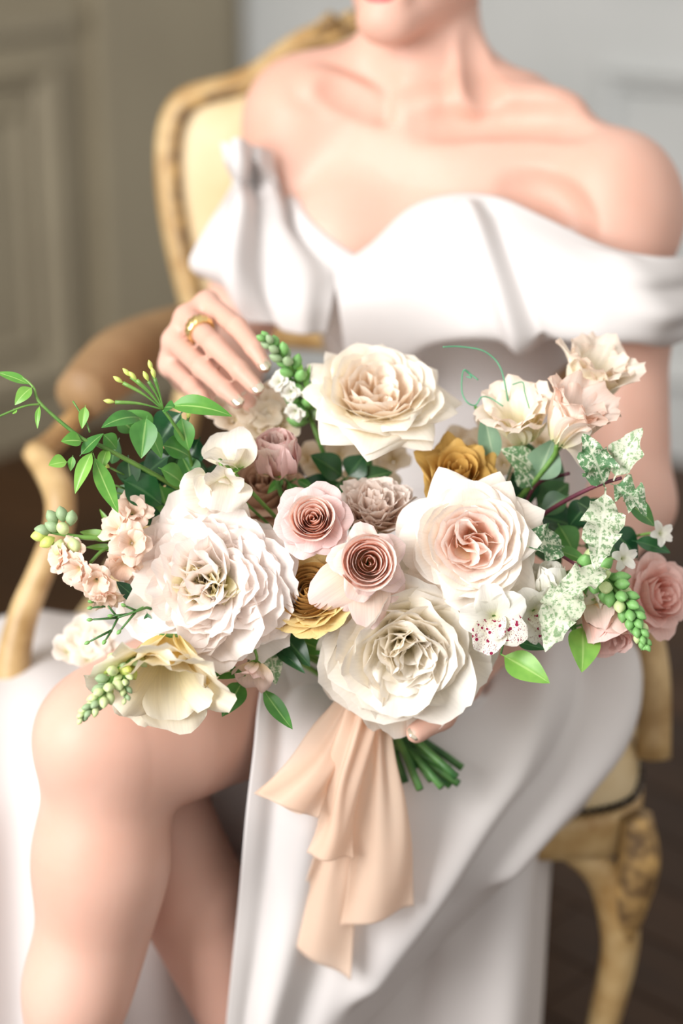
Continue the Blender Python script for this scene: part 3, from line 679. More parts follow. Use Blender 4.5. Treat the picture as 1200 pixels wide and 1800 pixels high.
# crest carving
for i, s_ in enumerate((-1, 0, 1)):
    c = top_c + np.array([0.035 * s_, -0.012, -0.004 * abs(s_)])
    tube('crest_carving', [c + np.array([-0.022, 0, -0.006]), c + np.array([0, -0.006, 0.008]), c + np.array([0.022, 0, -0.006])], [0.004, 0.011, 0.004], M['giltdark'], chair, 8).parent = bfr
for sx, pts_arm, sup in (
    (-1, [P(322, 585, 2.13), P(262, 630, 2.06), P(200, 672, 1.99), P(140, 728, 1.93), P(92, 778, 1.89), P(58, 800, 1.88)],
         [P(60, 792, 1.88), P(84, 825, 1.865), P(105, 872, 1.845), P(102, 930, 1.84), P(72, 1005, 1.84), P(40, 1085, 1.84), P(22, 1180, 1.84), P(20, 1330, 1.85)]),):
    for mirr in (1, -1):
        fx_ = lambda q: np.array([q[0], q[1], q[2]]) if mirr == 1 else np.array([-q[0] - 0.035, q[1], q[2]])
        arm_ = tube('arm', crom([fx_(q) for q in pts_arm], 30), [0.011, 0.011, 0.011, 0.011, 0.012, 0.013], M['armwood'], chair, 10)
        padp = [fx_(q) + np.array([0, 0, 0.018]) for q in pts_arm[:4]]
        tube('arm_pad', crom(padp, 20), [0.014, 0.030, 0.034, 0.026], M['armpad'], chair, 12).parent = arm_
        tube('arm_support', crom([fx_(q) + (np.array([0.018, 0, 0]) if mirr == -1 else 0) for q in sup], 36), [0.013, 0.0145, 0.0155, 0.0145, 0.0135, 0.015, 0.017, 0.017], M['armgilt'], chair, 10)
# ------------------------------------------------------------------ petal and leaf materials
def petal_mat(name, stops, rough=0.6, trans=0.3, var=0.06, vein=0.10, edge=None):
    """stops: colour from the petal's base (0) to its rim (1)"""
    m, nt, b, out = new_mat(name); N = nt.nodes.new; L = nt.links.new
    uv = N('ShaderNodeUVMap'); sp = N('ShaderNodeSeparateXYZ'); L(uv.outputs[0], sp.inputs[0])
    nz = N('ShaderNodeTexNoise'); nz.inputs['Scale'].default_value = 60; tc = N('ShaderNodeTexCoord'); L(tc.outputs['Object'], nz.inputs['Vector'])
    ma = N('ShaderNodeMath'); ma.operation = 'MULTIPLY_ADD'; L(nz.outputs['Fac'], ma.inputs[0]); ma.inputs[1].default_value = 0.12; L(sp.outputs['Y'], ma.inputs[2])
    sb = N('ShaderNodeMath'); sb.operation = 'SUBTRACT'; L(ma.outputs[0], sb.inputs[0]); sb.inputs[1].default_value = 0.06
    rp = N('ShaderNodeValToRGB'); cr = rp.color_ramp
    while len(cr.elements) < len(stops): cr.elements.new(0.5)
    for e, (p, c) in zip(cr.elements, stops): e.position = p; e.color = lin(c)
    L(sb.outputs[0], rp.inputs[0])
    # fine veins running along the petal
    mp = N('ShaderNodeMapping'); mp.inputs['Scale'].default_value = (34, 2.2, 1); L(uv.outputs[0], mp.inputs[0])
    vn = N('ShaderNodeTexNoise'); vn.inputs['Scale'].default_value = 1.0; vn.inputs['Detail'].default_value = 2; L(mp.outputs[0], vn.inputs['Vector'])
    oi = N('ShaderNodeObjectInfo'); hs = N('ShaderNodeHueSaturation')
    mr = N('ShaderNodeMapRange'); L(oi.outputs['Random'], mr.inputs[0]); mr.inputs[3].default_value = 1 - var; mr.inputs[4].default_value = 1 + var * 0.4
    m2 = N('ShaderNodeMapRange'); L(vn.outputs['Fac'], m2.inputs[0]); m2.inputs[1].default_value = 0.3; m2.inputs[2].default_value = 0.7; m2.inputs[3].default_value = 1 - vein; m2.inputs[4].default_value = 1.02
    mm = N('ShaderNodeMath'); mm.operation = 'MULTIPLY'; L(mr.outputs[0], mm.inputs[0]); L(m2.outputs[0], mm.inputs[1])
    L(mm.outputs[0], hs.inputs['Value']); L(rp.outputs[0], hs.inputs['Color'])
    L(hs.outputs[0], b.inputs['Base Color']); b.inputs['Roughness'].default_value = rough; b.inputs['Specular IOR Level'].default_value = 0.25
    bp = N('ShaderNodeBump'); bp.inputs['Strength'].default_value = 0.25; bp.inputs['Distance'].default_value = 0.0006; L(vn.outputs['Fac'], bp.inputs['Height']); L(bp.outputs[0], b.inputs['Normal'])
    tr = N('ShaderNodeBsdfTranslucent'); L(hs.outputs[0], tr.inputs[0]); mx = N('ShaderNodeMixShader'); mx.inputs[0].default_value = trans
    L(b.outputs[0], mx.inputs[1]); L(tr.outputs[0], mx.inputs[2]); L(mx.outputs[0], out.inputs['Surface'])
    return m
def leaf_mat(name, c1, c2, vein, rough=0.35, varieg=None, spots=None, trans=0.18, vs=260):
    m, nt, b, out = new_mat(name); N = nt.nodes.new; L = nt.links.new
    uv = N('ShaderNodeUVMap'); sp = N('ShaderNodeSeparateXYZ'); L(uv.outputs[0], sp.inputs[0])
    tc = N('ShaderNodeTexCoord'); nz = N('ShaderNodeTexNoise'); nz.inputs['Scale'].default_value = 70; L(tc.outputs['Object'], nz.inputs['Vector'])
    oi = N('ShaderNodeObjectInfo'); ad = N('ShaderNodeMath'); ad.operation = 'MULTIPLY_ADD'; L(oi.outputs['Random'], ad.inputs[0]); ad.inputs[1].default_value = 0.6; L(nz.outputs['Fac'], ad.inputs[2])
    s2 = N('ShaderNodeMath'); s2.operation = 'SUBTRACT'; L(ad.outputs[0], s2.inputs[0]); s2.inputs[1].default_value = 0.3
    rp = N('ShaderNodeValToRGB'); rp.color_ramp.elements[0].color = lin(c1); rp.color_ramp.elements[1].color = lin(c2); rp.color_ramp.elements[0].position = 0.25; rp.color_ramp.elements[1].position = 0.75; L(s2.outputs[0], rp.inputs[0])
    col = rp.outputs[0]
    if varieg:
        n2 = N('ShaderNodeTexNoise'); n2.inputs['Scale'].default_value = vs; n2.inputs['Detail'].default_value = 6; n2.inputs['Roughness'].default_value = 0.7; L(tc.outputs['Object'], n2.inputs['Vector'])
        r2 = N('ShaderNodeValToRGB'); r2.color_ramp.elements[0].position = varieg[0]; r2.color_ramp.elements[1].position = varieg[0] + 0.07; L(n2.outputs['Fac'], r2.inputs[0])
        mx = N('ShaderNodeMixRGB'); L(r2.outputs[0], mx.inputs[0]); L(col, mx.inputs[1]); mx.inputs[2].default_value = lin(varieg[1]); col = mx.outputs[0]
    ab = N('ShaderNodeMath'); ab.operation = 'ABSOLUTE'; sx = N('ShaderNodeMath'); sx.operation = 'SUBTRACT'; L(sp.outputs['X'], sx.inputs[0]); sx.inputs[1].default_value = 0.5; L(sx.outputs[0], ab.inputs[0])
    r3 = N('ShaderNodeMapRange'); L(ab.outputs[0], r3.inputs[0]); r3.inputs[1].default_value = 0.02; r3.inputs[2].default_value = 0.05; r3.inputs[3].default_value = 0.6; r3.inputs[4].default_value = 0.0
    mv = N('ShaderNodeMixRGB'); L(r3.outputs[0], mv.inputs[0]); L(col, mv.inputs[1]); mv.inputs[2].default_value = lin(vein); col = mv.outputs[0]
    L(col, b.inputs['Base Color']); b.inputs['Roughness'].default_value = rough; b.inputs['Specular IOR Level'].default_value = 0.5
    tr = N('ShaderNodeBsdfTranslucent'); L(col, tr.inputs[0]); mx = N('ShaderNodeMixShader'); mx.inputs[0].default_value = trans
    L(b.outputs[0], mx.inputs[1]); L(tr.outputs[0], mx.inputs[2]); L(mx.outputs[0], out.inputs['Surface'])
    return m
PM = {
 'peony': petal_mat('blush_peony', [(0, '#f0ea9c'), (.22, '#faf5d2'), (.5, '#fff9f4'), (1, '#fff8f4')], var=.03, vein=.05),
 'cream': petal_mat('cream_peony', [(0, '#f6eaa8'), (.3, '#fcf5da'), (.7, '#fdf8ec'), (1, '#fdf8f0')], var=.03, vein=.05),
 'ivory': petal_mat('ivory_rose', [(0, '#f6e4a4'), (.3, '#faf0d0'), (.7, '#fcf5e4'), (1, '#fdf7ec')], var=.04, vein=.05),
 'ivoryin': petal_mat('ivory_rose_heart', [(0, '#f0cc9c'), (.4, '#f9e8d0'), (1, '#fcf2e6')], var=.04, vein=.05),
 'blush': petal_mat('blush_rose', [(0, '#f3e0a8'), (.3, '#fbefe0'), (1, '#fef7ef')], var=.03, vein=.05),
 'blushin': petal_mat('blush_rose_heart', [(0, '#f2b686'), (.35, '#fde0cc'), (.75, '#fff3ec'), (1, '#fff7f2')], var=.03, vein=.05),
 'mauve': petal_mat('mauve_rose', [(0, '#f4deb4'), (.25, '#eec6c0'), (1, '#f6d8d4')], var=.06),
 'mauvein': petal_mat('mauve_rose_heart', [(0, '#b98a70'), (.5, '#e8c6ba'), (1, '#f8e6de')], var=.06),
 'pink': petal_mat('pink_spray_rose', [(0, '#f2c49c'), (.35, '#f6cfc6'), (1, '#fae0de')], var=.06),
 'pinkin': petal_mat('pink_spray_heart', [(0, '#c88c64'), (.45, '#f8d0b8'), (.85, '#ffe8de'), (1, '#fff6f0')], var=.06),
 'peachout': petal_mat('peach_spray_rose', [(0, '#f8dc9a'), (.4, '#fbe6d0'), (1, '#fae2de')], var=.05),
 'taupe': petal_mat('taupe_ruffled_rose', [(0, '#c8a67c'), (.45, '#f0dac8'), (1, '#fbf0e8')], var=.08),
 'mustard': petal_mat('mustard_rose', [(0, '#a5762a'), (.4, '#cfa04a'), (1, '#dcb568')], var=.10),
 'butter': petal_mat('butter_ranunculus', [(0, '#d6a24c'), (.4, '#f2d088'), (1, '#fae6a8')], var=.06),
 'butterin': petal_mat('ranunculus_heart', [(0, '#7a521c'), (.5, '#a5783a'), (1, '#c89a58')], var=.10),
 'lisi': petal_mat('cream_lisianthus', [(0, '#f2f2bc'), (.3, '#fff8de'), (.8, '#fff8ea'), (1, '#fdeadA')], var=.05),
 'lisip': petal_mat('peach_lisianthus', [(0, '#f4f0c4'), (.25, '#fff6e8'), (.75, '#fff3ea'), (1, '#fce0d0')], var=.05),
 'sweet': petal_mat('cream_sweet_pea', [(0, '#f2f4cc'), (.3, '#fdf6e6'), (1, '#fdf6ee')], var=.04, trans=.4),
 'stock': petal_mat('peach_stock', [(0, '#efe5ac'), (.3, '#fce2ca'), (1, '#fde4d4')], var=.07),
 'coral': petal_mat('coral_pink_rose', [(0, '#f8d29a'), (.35, '#f9cfc0'), (1, '#fbd8d0')], var=.08),
 'coralp': petal_mat('pale_coral_bud', [(0, '#fce4b8'), (.4, '#fdeadc'), (1, '#fcdcd6')], var=.08),
 'white': petal_mat('white_blossom', [(0, '#e9ecc8'), (.3, '#f4f3e6'), (1, '#faf8f2')], var=.04),
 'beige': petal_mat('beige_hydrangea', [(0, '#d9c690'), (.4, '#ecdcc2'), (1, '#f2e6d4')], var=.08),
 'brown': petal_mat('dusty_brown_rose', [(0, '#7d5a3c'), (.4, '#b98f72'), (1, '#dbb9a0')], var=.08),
}
# orchid with magenta specks: the specks are printed on the petal itself
def speck_mat():
    m = petal_mat('speckled_white', [(0, '#e6e8c0'), (.3, '#f3f0de'), (1, '#faf6ee')]); nt = m.node_tree; N = nt.nodes.new; L = nt.links.new
    hs = [n for n in nt.nodes if n.type == 'HUE_SAT'][0]; tg = [l.to_socket for l in hs.outputs[0].links]
    tc = N('ShaderNodeTexCoord'); col = hs.outputs[0]
    for sc, th, c in ((230, .34, '#9c1c4a'), (800, .26, '#8f3a55')):
        vo = N('ShaderNodeTexVoronoi'); vo.inputs['Scale'].default_value = sc; L(tc.outputs['Object'], vo.inputs['Vector'])
        nz = N('ShaderNodeTexNoise'); nz.inputs['Scale'].default_value = 90; L(tc.outputs['Object'], nz.inputs['Vector'])
        a = N('ShaderNodeMath'); a.operation = 'LESS_THAN'; L(vo.outputs['Distance'], a.inputs[0]); a.inputs[1].default_value = th
        c2 = N('ShaderNodeMath'); c2.operation = 'GREATER_THAN'; L(nz.outputs['Fac'], c2.inputs[0]); c2.inputs[1].default_value = .50 if sc < 500 else .42
        mu_ = N('ShaderNodeMath'); mu_.operation = 'MULTIPLY'; L(a.outputs[0], mu_.inputs[0]); L(c2.outputs[0], mu_.inputs[1])
        mx = N('ShaderNodeMixRGB'); L(mu_.outputs[0], mx.inputs[0]); L(col, mx.inputs[1]); mx.inputs[2].default_value = lin(c); col = mx.outputs[0]
    for t_ in tg: L(col, t_)
    return m
PM['speck'] = speck_mat()
PM['custard'] = petal_mat('custard_cream', [(0, '#f2dc80'), (.45, '#fbeec0'), (1, '#fff8e6')], var=.04, vein=.06)
PM['heart'] = petal_mat('yellow_green_heart', [(0, '#e6e47a'), (.5, '#f6f0a4'), (1, '#fffbe0')], var=.05)
LM = {
 'green': leaf_mat('mid_green_leaf', '#3f7a34', '#5c9a45', '#9cc274'),
 'bright': leaf_mat('bright_green_leaf', '#5c9a3c', '#86bb52', '#b5d880'),
 'dark': leaf_mat('dark_green_leaf', '#1d4a2c', '#2f6338', '#5c8a58', 0.25),
 'rose': leaf_mat('rose_leaf', '#2c5530', '#44713f', '#84a873', 0.4),
 'varieg': leaf_mat('variegated_leaf', '#4c7d50', '#76a06f', '#e3e8cf', 0.5, varieg=(.50, '#dfe6cf')),
 'pale': leaf_mat('pale_mottled_leaf', '#7d9c72', '#97b488', '#eef0dd', 0.6, varieg=(.43, '#dbe1ca')),
 'grey': leaf_mat('grey_green_leaf', '#6f9278', '#8bab8c', '#b5cbaa', 0.5),
}
M['stem'] = noise_mat('green_stem', '#4f7c34', '#76a04c', 40, 0.45)
M['stemdark'] = noise_mat('dark_green_stem', '#2a5a2c', '#5a8a48', 40, 0.45, stretch=(1, 1, .2))
M['stemred'] = noise_mat('burgundy_twig', '#4c2130', '#6d3344', 40, 0.5)
M['bud'] = noise_mat('green_bud', '#5c9a4c', '#93c378', 60, 0.5)
M['budpale'] = noise_mat('pale_green_bud', '#b5cf86', '#dfe6b4', 60, 0.5)
M['budgrey'] = noise_mat('grey_green_bud', '#7f9a72', '#a9bf93', 60, 0.55)
M['yellow'] = noise_mat('yellow_green_tip', '#b9cf5c', '#dfe486', 60, 0.5)
M['anther'] = noise_mat('golden_anther', '#c08a30', '#dcae50', 90, 0.6)
M['tendril'] = noise_mat('tendril_green', '#4f9a72', '#63ab84', 40, 0.5)
# ------------------------------------------------------------------ petal geometry
def petal_geo(rng, L, W, al, Rc=0.05, r0=0.0, z0=0.0, tip='round', ruf=0.0, rk=2.0, frill=0.0, cup=0.0, curl=0.0, base=0.3, wpos=0.62, nu=9, nv=9, point=0.0):
    """a sheet from the flower's axis: al = angles from the axis (deg) at base, middle, rim"""
    u = np.linspace(-1, 1, nu)[None, :]; v = (1 - (1 - np.linspace(0, 1, nv)) ** 1.3)[:, None]
    wv = np.where(v < wpos, base + (1 - base) * (1 - (1 - v / wpos) ** 2), 1 - (.22 if tip == 'point' else .10) * ((v - wpos) / (1 - wpos)) ** 2)
    s = u * wv * W
    f1, f2, f3 = rng.uniform(0, 6.28, 3)
    if tip == 'point': top = 1 - (1 - wpos) * np.abs(u) ** 1.15 * .95
    else: top = wpos + (1 - wpos) * np.sqrt(1 - .96 * np.abs(u) ** 2.4)
    ve = v * (1 - (1 - top) * v ** 2)
    if frill: ve = ve + frill * v ** 5 * (np.sin(u * 7.0 + f1) * .6 + np.sin(u * 15.0 + f2) * .4)
    if tip == 'heart': ve = ve - 0.07 * np.exp(-(u / .20) ** 2) * v ** 4
    tt = np.linspace(0, 1.15, 40); a = np.radians(np.interp(tt, np.linspace(0, 1, len(al)), al))
    rr = r0 + np.concatenate([[0], np.cumsum((np.sin(a[1:]) + np.sin(a[:-1])) / 2 * (tt[1] - tt[0]) * L)]); zz = z0 + np.concatenate([[0], np.cumsum((np.cos(a[1:]) + np.cos(a[:-1])) / 2 * (tt[1] - tt[0]) * L)])
    r = np.interp(ve, tt, rr); z = np.interp(ve, tt, zz); ang = np.interp(ve, tt, a)
    n = cup * (s / W) ** 2 * W
    n = n + ruf * v ** 1.6 * (np.sin(rk * math.pi * u + f1) * .6 + np.sin(rk * 1.9 * math.pi * u + f2 + v * 2) * .4)
    n = n - curl * (np.abs(u) ** 3 * v ** 1.5 * .7 + v ** 7 * .6)
    rad = np.maximum(Rc, 1e-4)
    x = r - rad * (1 - np.cos(s / rad)); y = rad * np.sin(s / rad)
    x = x - np.cos(ang) * n; z = z + np.sin(ang) * n
    uvs = np.stack(np.broadcast_arrays((u + 1) / 2, v), -1).reshape(-1, 2)
    return np.stack(np.broadcast_arrays(x, y, z), -1).reshape(-1, 3), uvs, nu, nv
def rotz(p, a): c, s = math.cos(a), math.sin(a); return p @ np.array([[c, s, 0], [-s, c, 0], [0, 0, 1]])
def rot_axis(p, ax, a, c=(0, 0, 0)):
    m = np.array(Matrix.Rotation(a, 3, Vector(ax))); c = np.asarray(c); return (p - c) @ m.T + c
GF = {}
def add_petal(root, name, mat, rng, phi, dphi=0.0, tilt=0.0, off=None, **kw):
    p, uvs, nu, nv = petal_geo(rng, **kw)
    if tilt: p = rot_axis(p, (0, 1, 0), tilt)
    if dphi: p = rot_axis(p, (1, 0, 0), dphi)
    p = rotz(p, phi)
    if off is not None: p = p + np.asarray(off)
    if (nu, nv) not in GF: GF[(nu, nv)] = grid_faces(nu, nv)
    return obj(name, mesh_data(name, p, GF[(nu, nv)], uvs), mat, root)
def frame(axis, roll=0.0):
    z = Vector(axis).normalized(); up = Vector(UP.tolist()); x = up.cross(z)
    if x.length < 1e-3: x = Vector((1, 0, 0))
    x.normalize(); y = z.cross(x); m = Matrix((x, y, z)).transposed()
    return m @ Matrix.Rotation(roll, 3, 'Z')
def flower(name, label, px, py, d, ax, cat='flower', group=None, roll=0.0):
    return empty(name, P(px, py, d), label, cat, group or name.replace('_', ' ') + ' blooms in the bouquet', frame(D(*ax), roll))
def stem_to(root, back=0.03, r=0.0022, end=None, mat=None, via=None):
    """from the flower's base down to the binding point and, if it is one of the long ones, out below it"""
    m = np.array(ROOTM[root.name]); o = m[:3, 3]; z = m[:3, 2]
    pts = [o - z * 0.002, o - z * back]
    if via is not None: pts.append(via)
    jit = np.array([math.sin(o[0] * 91) * .006, math.cos(o[2] * 77) * .006, math.sin(o[1] * 57 + o[0] * 31) * .006])
    pts += [BUNDLE + (pts[-1] - BUNDLE) * 0.35 + np.array([0, 0.022, 0.03]), BUNDLE + jit]
    if end is not None: pts.append(end); r = [r, r, r, .0032, .0034]
    return tube('stem', crom(pts, 20), r, mat or (M['stemdark'] if end is not None else M['stem']), root, 7)
BUNDLE = P(684, 1262, 1.632)
def calyx(root, r, mat=None, n=5, back=60, L=None):
    rng = np.random.default_rng(3)
    for k in range(n):
        add_petal(root, 'sepal', mat or LM['bright'], rng, 2 * math.pi * k / n, L=L or r * 1.2, W=r * .45, al=(70, 50, back), Rc=r * 2, r0=0, z0=-r * .25, tip='point', nu=4, nv=6)
# ---- flower kinds
def peony(root, Rr, mats, seed, layers=None, jit=1.0, ruf=.045, frill=.035):
    rng = np.random.default_rng(seed)
    layers = layers or [(10, 1.02, .50, (52, 84, 96)), (11, 1.0, .46, (48, 76, 86)), (12, .99, .42, (44, 68, 76)), (13, .97, .38, (42, 60, 66)), (13, .95, .35, (38, 54, 56)), (13, .92, .33, (34, 46, 48)), (12, .88, .30, (30, 38, 38)), (11, .84, .28, (24, 30, 26)), (9, .80, .26, (18, 20, 14)), (7, .76, .22, (10, 10, 2)), (5, .70, .2, (2, 2, -10))]
    for li, (n, l, wd, al, *_) in enumerate(layers):
        ph0 = rng.uniform(0, 6.28); lt = rng.normal(0, .07) * jit; la = rng.uniform(0, 6.28)
        for k in range(n):
            ph = ph0 + 2 * math.pi * (k + rng.uniform(-.3, .3) * jit) / n
            da = rng.normal(0, 7) * jit + math.degrees(lt) * math.cos(ph - la)
            add_petal(root, 'petal', mats[0], rng, ph, dphi=rng.normal(0, .20) * jit, L=Rr * l * rng.uniform(.86, 1.08), W=Rr * wd * rng.uniform(.85, 1.2), al=tuple(a + da for a in al), Rc=Rr * rng.uniform(.8, 1.5), r0=Rr * .04, ruf=Rr * ruf * rng.uniform(.5, 1.6), rk=rng.uniform(.8, 1.7), frill=frill, cup=rng.uniform(-.02, .22), curl=Rr * rng.uniform(-.03, .06), base=.35, wpos=.68, nu=13, nv=10, tip='heart' if rng.random() < .3 else 'round')
def garden_rose(root, Rr, mo, mi, seed, outer=7, quart=12, reflex=1.0, mix=(.5, .3, .1), open_=1.0):
    rng = np.random.default_rng(seed)
    for li, (n, l, wd, al) in enumerate([(outer, 1.10, .62, (58, 78, 104)), (outer, 1.04, .60, (50, 68, 90)), (outer, .98, .56, (46, 60, 76))]):
        p0 = rng.uniform(0, 6.28)
        for k in range(n):
            tp = 'point' if rng.random() < mix[li] else 'round'
            add_petal(root, 'petal', mo, rng, p0 + 2 * math.pi * (k + rng.uniform(-.2, .2)) / n, dphi=rng.normal(0, .10), L=Rr * l * rng.uniform(.92, 1.06) * (1.08 if tp == 'point' else 1), W=Rr * wd * rng.uniform(.9, 1.1), al=tuple(a + rng.normal(0, 5) for a in al), Rc=Rr * 1.1, r0=Rr * .05, tip=tp, ruf=Rr * .03, rk=1.1, cup=.10, curl=Rr * .12 * reflex, base=.45, wpos=.58, nu=11, nv=10)
    for li, (n, r_, l, a2, a3, wd) in enumerate([(7, .72, .95, 52, 50, .54), (7, .64, .90, 46, 38, .50), (7, .56, .84, 40, 26, .46), (7, .48, .78, 34, 14, .42), (7, .40, .72, 26, 2, .36)]):
        p0 = rng.uniform(0, 6.28)
        for k in range(n):
            add_petal(root, 'petal', mo if li < 3 else mi, rng, p0 + 2 * math.pi * (k + rng.uniform(-.18, .18)) / n, dphi=rng.normal(0, .08), L=Rr * l * rng.uniform(.95, 1.05), W=Rr * wd * rng.uniform(.9, 1.1), al=(62, a2 * open_ + rng.normal(0, 3), a3 * open_ + rng.normal(0, 6)), Rc=Rr * (r_ + .1), r0=Rr * .05, ruf=Rr * .035, rk=1.2, frill=.02, curl=Rr * .03, base=.5, wpos=.6, nu=11, nv=9)
    for k in range(quart):
        ph = 2.4 * k; q = math.sqrt((k + .5) / quart) * .26
        add_petal(root, 'petal', mi, rng, ph + rng.uniform(-.5, .5) + (math.pi / 2 if k % 3 else 0), dphi=rng.normal(0, .2), off=(Rr * q * math.cos(ph), Rr * q * math.sin(ph), 0), L=Rr * rng.uniform(.52, .64), W=Rr * rng.uniform(.22, .32), al=(30, 8 + rng.normal(0, 8), rng.normal(18, 14)), Rc=Rr * rng.uniform(.14, .3), z0=Rr * .02, ruf=Rr * .03, rk=1.3, frill=.03, base=.6, nu=9, nv=8)
def spiral_rose(root, Rr, mo, mi, seed, n_in=20, n_out=7, rin=.50, oa=(62, 62, 104), h=.62, out_l=1.0, dense=1.0, point='round', outw=.62, tipin=0):
    rng = np.random.default_rng(seed)
    for k in range(n_in):
        f = (k + .6) / n_in; r = Rr * rin * f ** .8; ph = k * 2.3999
        Lq = r * .9 + Rr * h * (1.0 - .10 * f)
        add_petal(root, 'petal', mi, rng, ph, dphi=rng.normal(0, .04), L=Lq - r * .5, W=max(r * 1.35, Rr * .07), al=(24 * f, 4, tipin * (1 - f) + 4 * f, tipin * 1.6 * (1 - f) + 30 * f ** 2), Rc=max(r, Rr * .05) * 1.05, r0=r * .82, z0=Rr * (.16 - .10 * f) * (1 if tipin == 0 else 1.6), ruf=Rr * .012, rk=1.4, curl=Rr * .03 * f, base=.55, wpos=.6, nu=11, nv=9)
    for li in range(2):
        p0 = rng.uniform(0, 6.28)
        for k in range(n_out):
            sc = (1.0, .88)[li]
            add_petal(root, 'petal', mo, rng, p0 + 2 * math.pi * (k + rng.uniform(-.2, .2)) / n_out, dphi=rng.normal(0, .08), L=Rr * out_l * 1.06 * sc, W=Rr * outw * rng.uniform(.9, 1.1) * sc, al=(oa[0] - li * 6, oa[1] - li * 16 + rng.normal(0, 4), oa[2] - li * 22 + rng.normal(0, 7)), Rc=Rr * .9, r0=Rr * .06, ruf=Rr * .05, rk=1.5, frill=.03, cup=.1, curl=Rr * .05, base=.45, wpos=.6, nu=11, nv=9, tip=point)
def cup_bud(root, Rr, mo, mi, seed, n_in=16, n_out=6, top=-14, h=1.35):
    rng = np.random.default_rng(seed)
    for k in range(n_out):
        f = k % 2
        add_petal(root, 'petal', mo, rng, 2 * math.pi * (k + rng.uniform(-.15, .15)) / n_out, L=Rr * (h + .25 - .1 * f), W=Rr * .92, al=(95, 40, 2, top + rng.normal(0, 3), (35 if k == 1 else top - 4)), Rc=Rr * (.92 - .08 * f), r0=Rr * .03, ruf=Rr * .03, rk=1.3, frill=.02, base=.55, wpos=.55, nu=11, nv=10)
    for k in range(n_in):
        f = (k + .5) / n_in; r = Rr * .60 * math.sqrt(f); ph = k * 2.4
        add_petal(root, 'petal', mi, rng, ph, dphi=rng.normal(0, .08), L=Rr * (h * .80), W=max(r * 1.1, Rr * .12), al=(12, 4, 2, rng.normal(0, 8)), Rc=max(r, Rr * .08), r0=r * .85, z0=Rr * .12, ruf=Rr * .04, rk=2.2, frill=.05, base=.5, nu=9, nv=8)
def trumpet(root, Rr, mat, seed, n=6, al=(12, 22, 70), l=1.35, wd=.60, ruf=.09, frill=.05, inner=True):
    rng = np.random.default_rng(seed)
    for li in range(2 if inner else 1):
        p0 = rng.uniform(0, 6.28)
        for k in range(n):
            sc = 1 - .14 * li
            add_petal(root, 'petal', mat, rng, p0 + 2 * math.pi * (k + rng.uniform(-.15, .15)) / n, dphi=rng.normal(0, .08), L=Rr * l * sc * rng.uniform(.94, 1.05), W=Rr * wd * sc, al=tuple(a * (1 - .28 * li) + rng.normal(0, 5) for a in al), Rc=Rr * .7, r0=Rr * .10, ruf=Rr * ruf, rk=2.0, frill=frill, curl=Rr * .08, base=.35, wpos=.68, nu=13, nv=10)
def blossom(root, Rr, mat, seed, n=5, al=(20, 70, 100), wd=.42, ruf=.05, name='petal', off=(0, 0, 0), base=.3):
    rng = np.random.default_rng(seed); p0 = rng.uniform(0, 6.28)
    for k in range(n):
        add_petal(root, name, mat, rng, p0 + 2 * math.pi * k / n + rng.normal(0, .08), L=Rr * rng.uniform(.95, 1.1), W=Rr * wd, al=tuple(a + rng.normal(0, 6) for a in al), Rc=Rr * 1.2, r0=Rr * .04, ruf=Rr * ruf, rk=1.5, frill=.03, cup=.12, base=base, wpos=.65, nu=7, nv=7, off=off)
# ---- leaves
def leaf_geo(rng, L, W, bend=0.5, fold=0.25, wave=0.0, wk=4, twist=0.0, tipw=1.0, nu=7, nv=13, serr=0.0, petiole=0.12):
    """along +y, upper face +z"""
    u = np.linspace(-1, 1, nu)[None, :]; v = np.linspace(0, 1, nv)[:, None]
    vb = np.clip((v - petiole) / (1 - petiole), 0, 1)
    wv = np.where(v < petiole, .045, .045 + np.sin(np.pi * vb ** .78) ** .9 * (1 - .18 * vb))
    wv = np.where(v > .995, .012, wv)
    f1 = rng.uniform(0, 6.28)
    if serr: wv = wv * (1 + serr * np.sin(v * 34 + f1) * np.abs(u))
    x = u * wv * W; a = bend * v; y = L * np.where(abs(bend) > 1e-3, np.sin(a) / (bend if abs(bend) > 1e-3 else 1), v); z = -L * np.where(abs(bend) > 1e-3, (1 - np.cos(a)) / (bend if abs(bend) > 1e-3 else 1), 0)
    z = z + np.abs(x) * fold + wave * np.sin(v * wk * math.pi + f1 + u) * np.abs(u) ** 1.5 * wv
    tw = twist * v; x, z2 = x * np.cos(tw) , z + x * np.sin(tw)
    p = np.stack(np.broadcast_arrays(x, y, z2), -1).reshape(-1, 3); uvs = np.stack(np.broadcast_arrays((u + 1) / 2, v), -1).reshape(-1, 2)
    return p, uvs, nu, nv
def leaf_px(root, mat, p0, p1, wpx, nrm=(0, .3, 1), seed=0, name='leaf', **kw):
    """leaf from base pixel p0 to tip pixel p1 (px, py, depth), wpx wide in the picture"""
    rng = np.random.default_rng(seed + int(p0[0] * 7 + p1[1]))
    a, b_ = P(*p0), P(*p1); ch = b_ - a; L = np.linalg.norm(ch); W = wpx / FPX * p0[2] / 2
    bend = kw.get('bend', .5); arc = L * ((bend / 2) / math.sin(bend / 2) if abs(bend) > 1e-3 else 1)
    p, uvs, nu, nv = leaf_geo(rng, arc, W, **kw)
    y = ch / L; z = D(*nrm); z = z - y * (z @ y); z /= np.linalg.norm(z); x = np.cross(y, z)
    # the arc's chord is tilted by -bend/2 about x: undo it
    c, s = math.cos(bend / 2), math.sin(bend / 2); yy, zz = p[:, 1].copy(), p[:, 2].copy(); p[:, 1] = yy * c - zz * s; p[:, 2] = yy * s + zz * c
    wp = a + p[:, :1] * x + p[:, 1:2] * y + p[:, 2:] * z
    if (nu, nv) not in GF: GF[(nu, nv)] = grid_faces(nu, nv)
    return obj(name, mesh_data(name, loc_pts(root, wp), GF[(nu, nv)], uvs), mat, root)
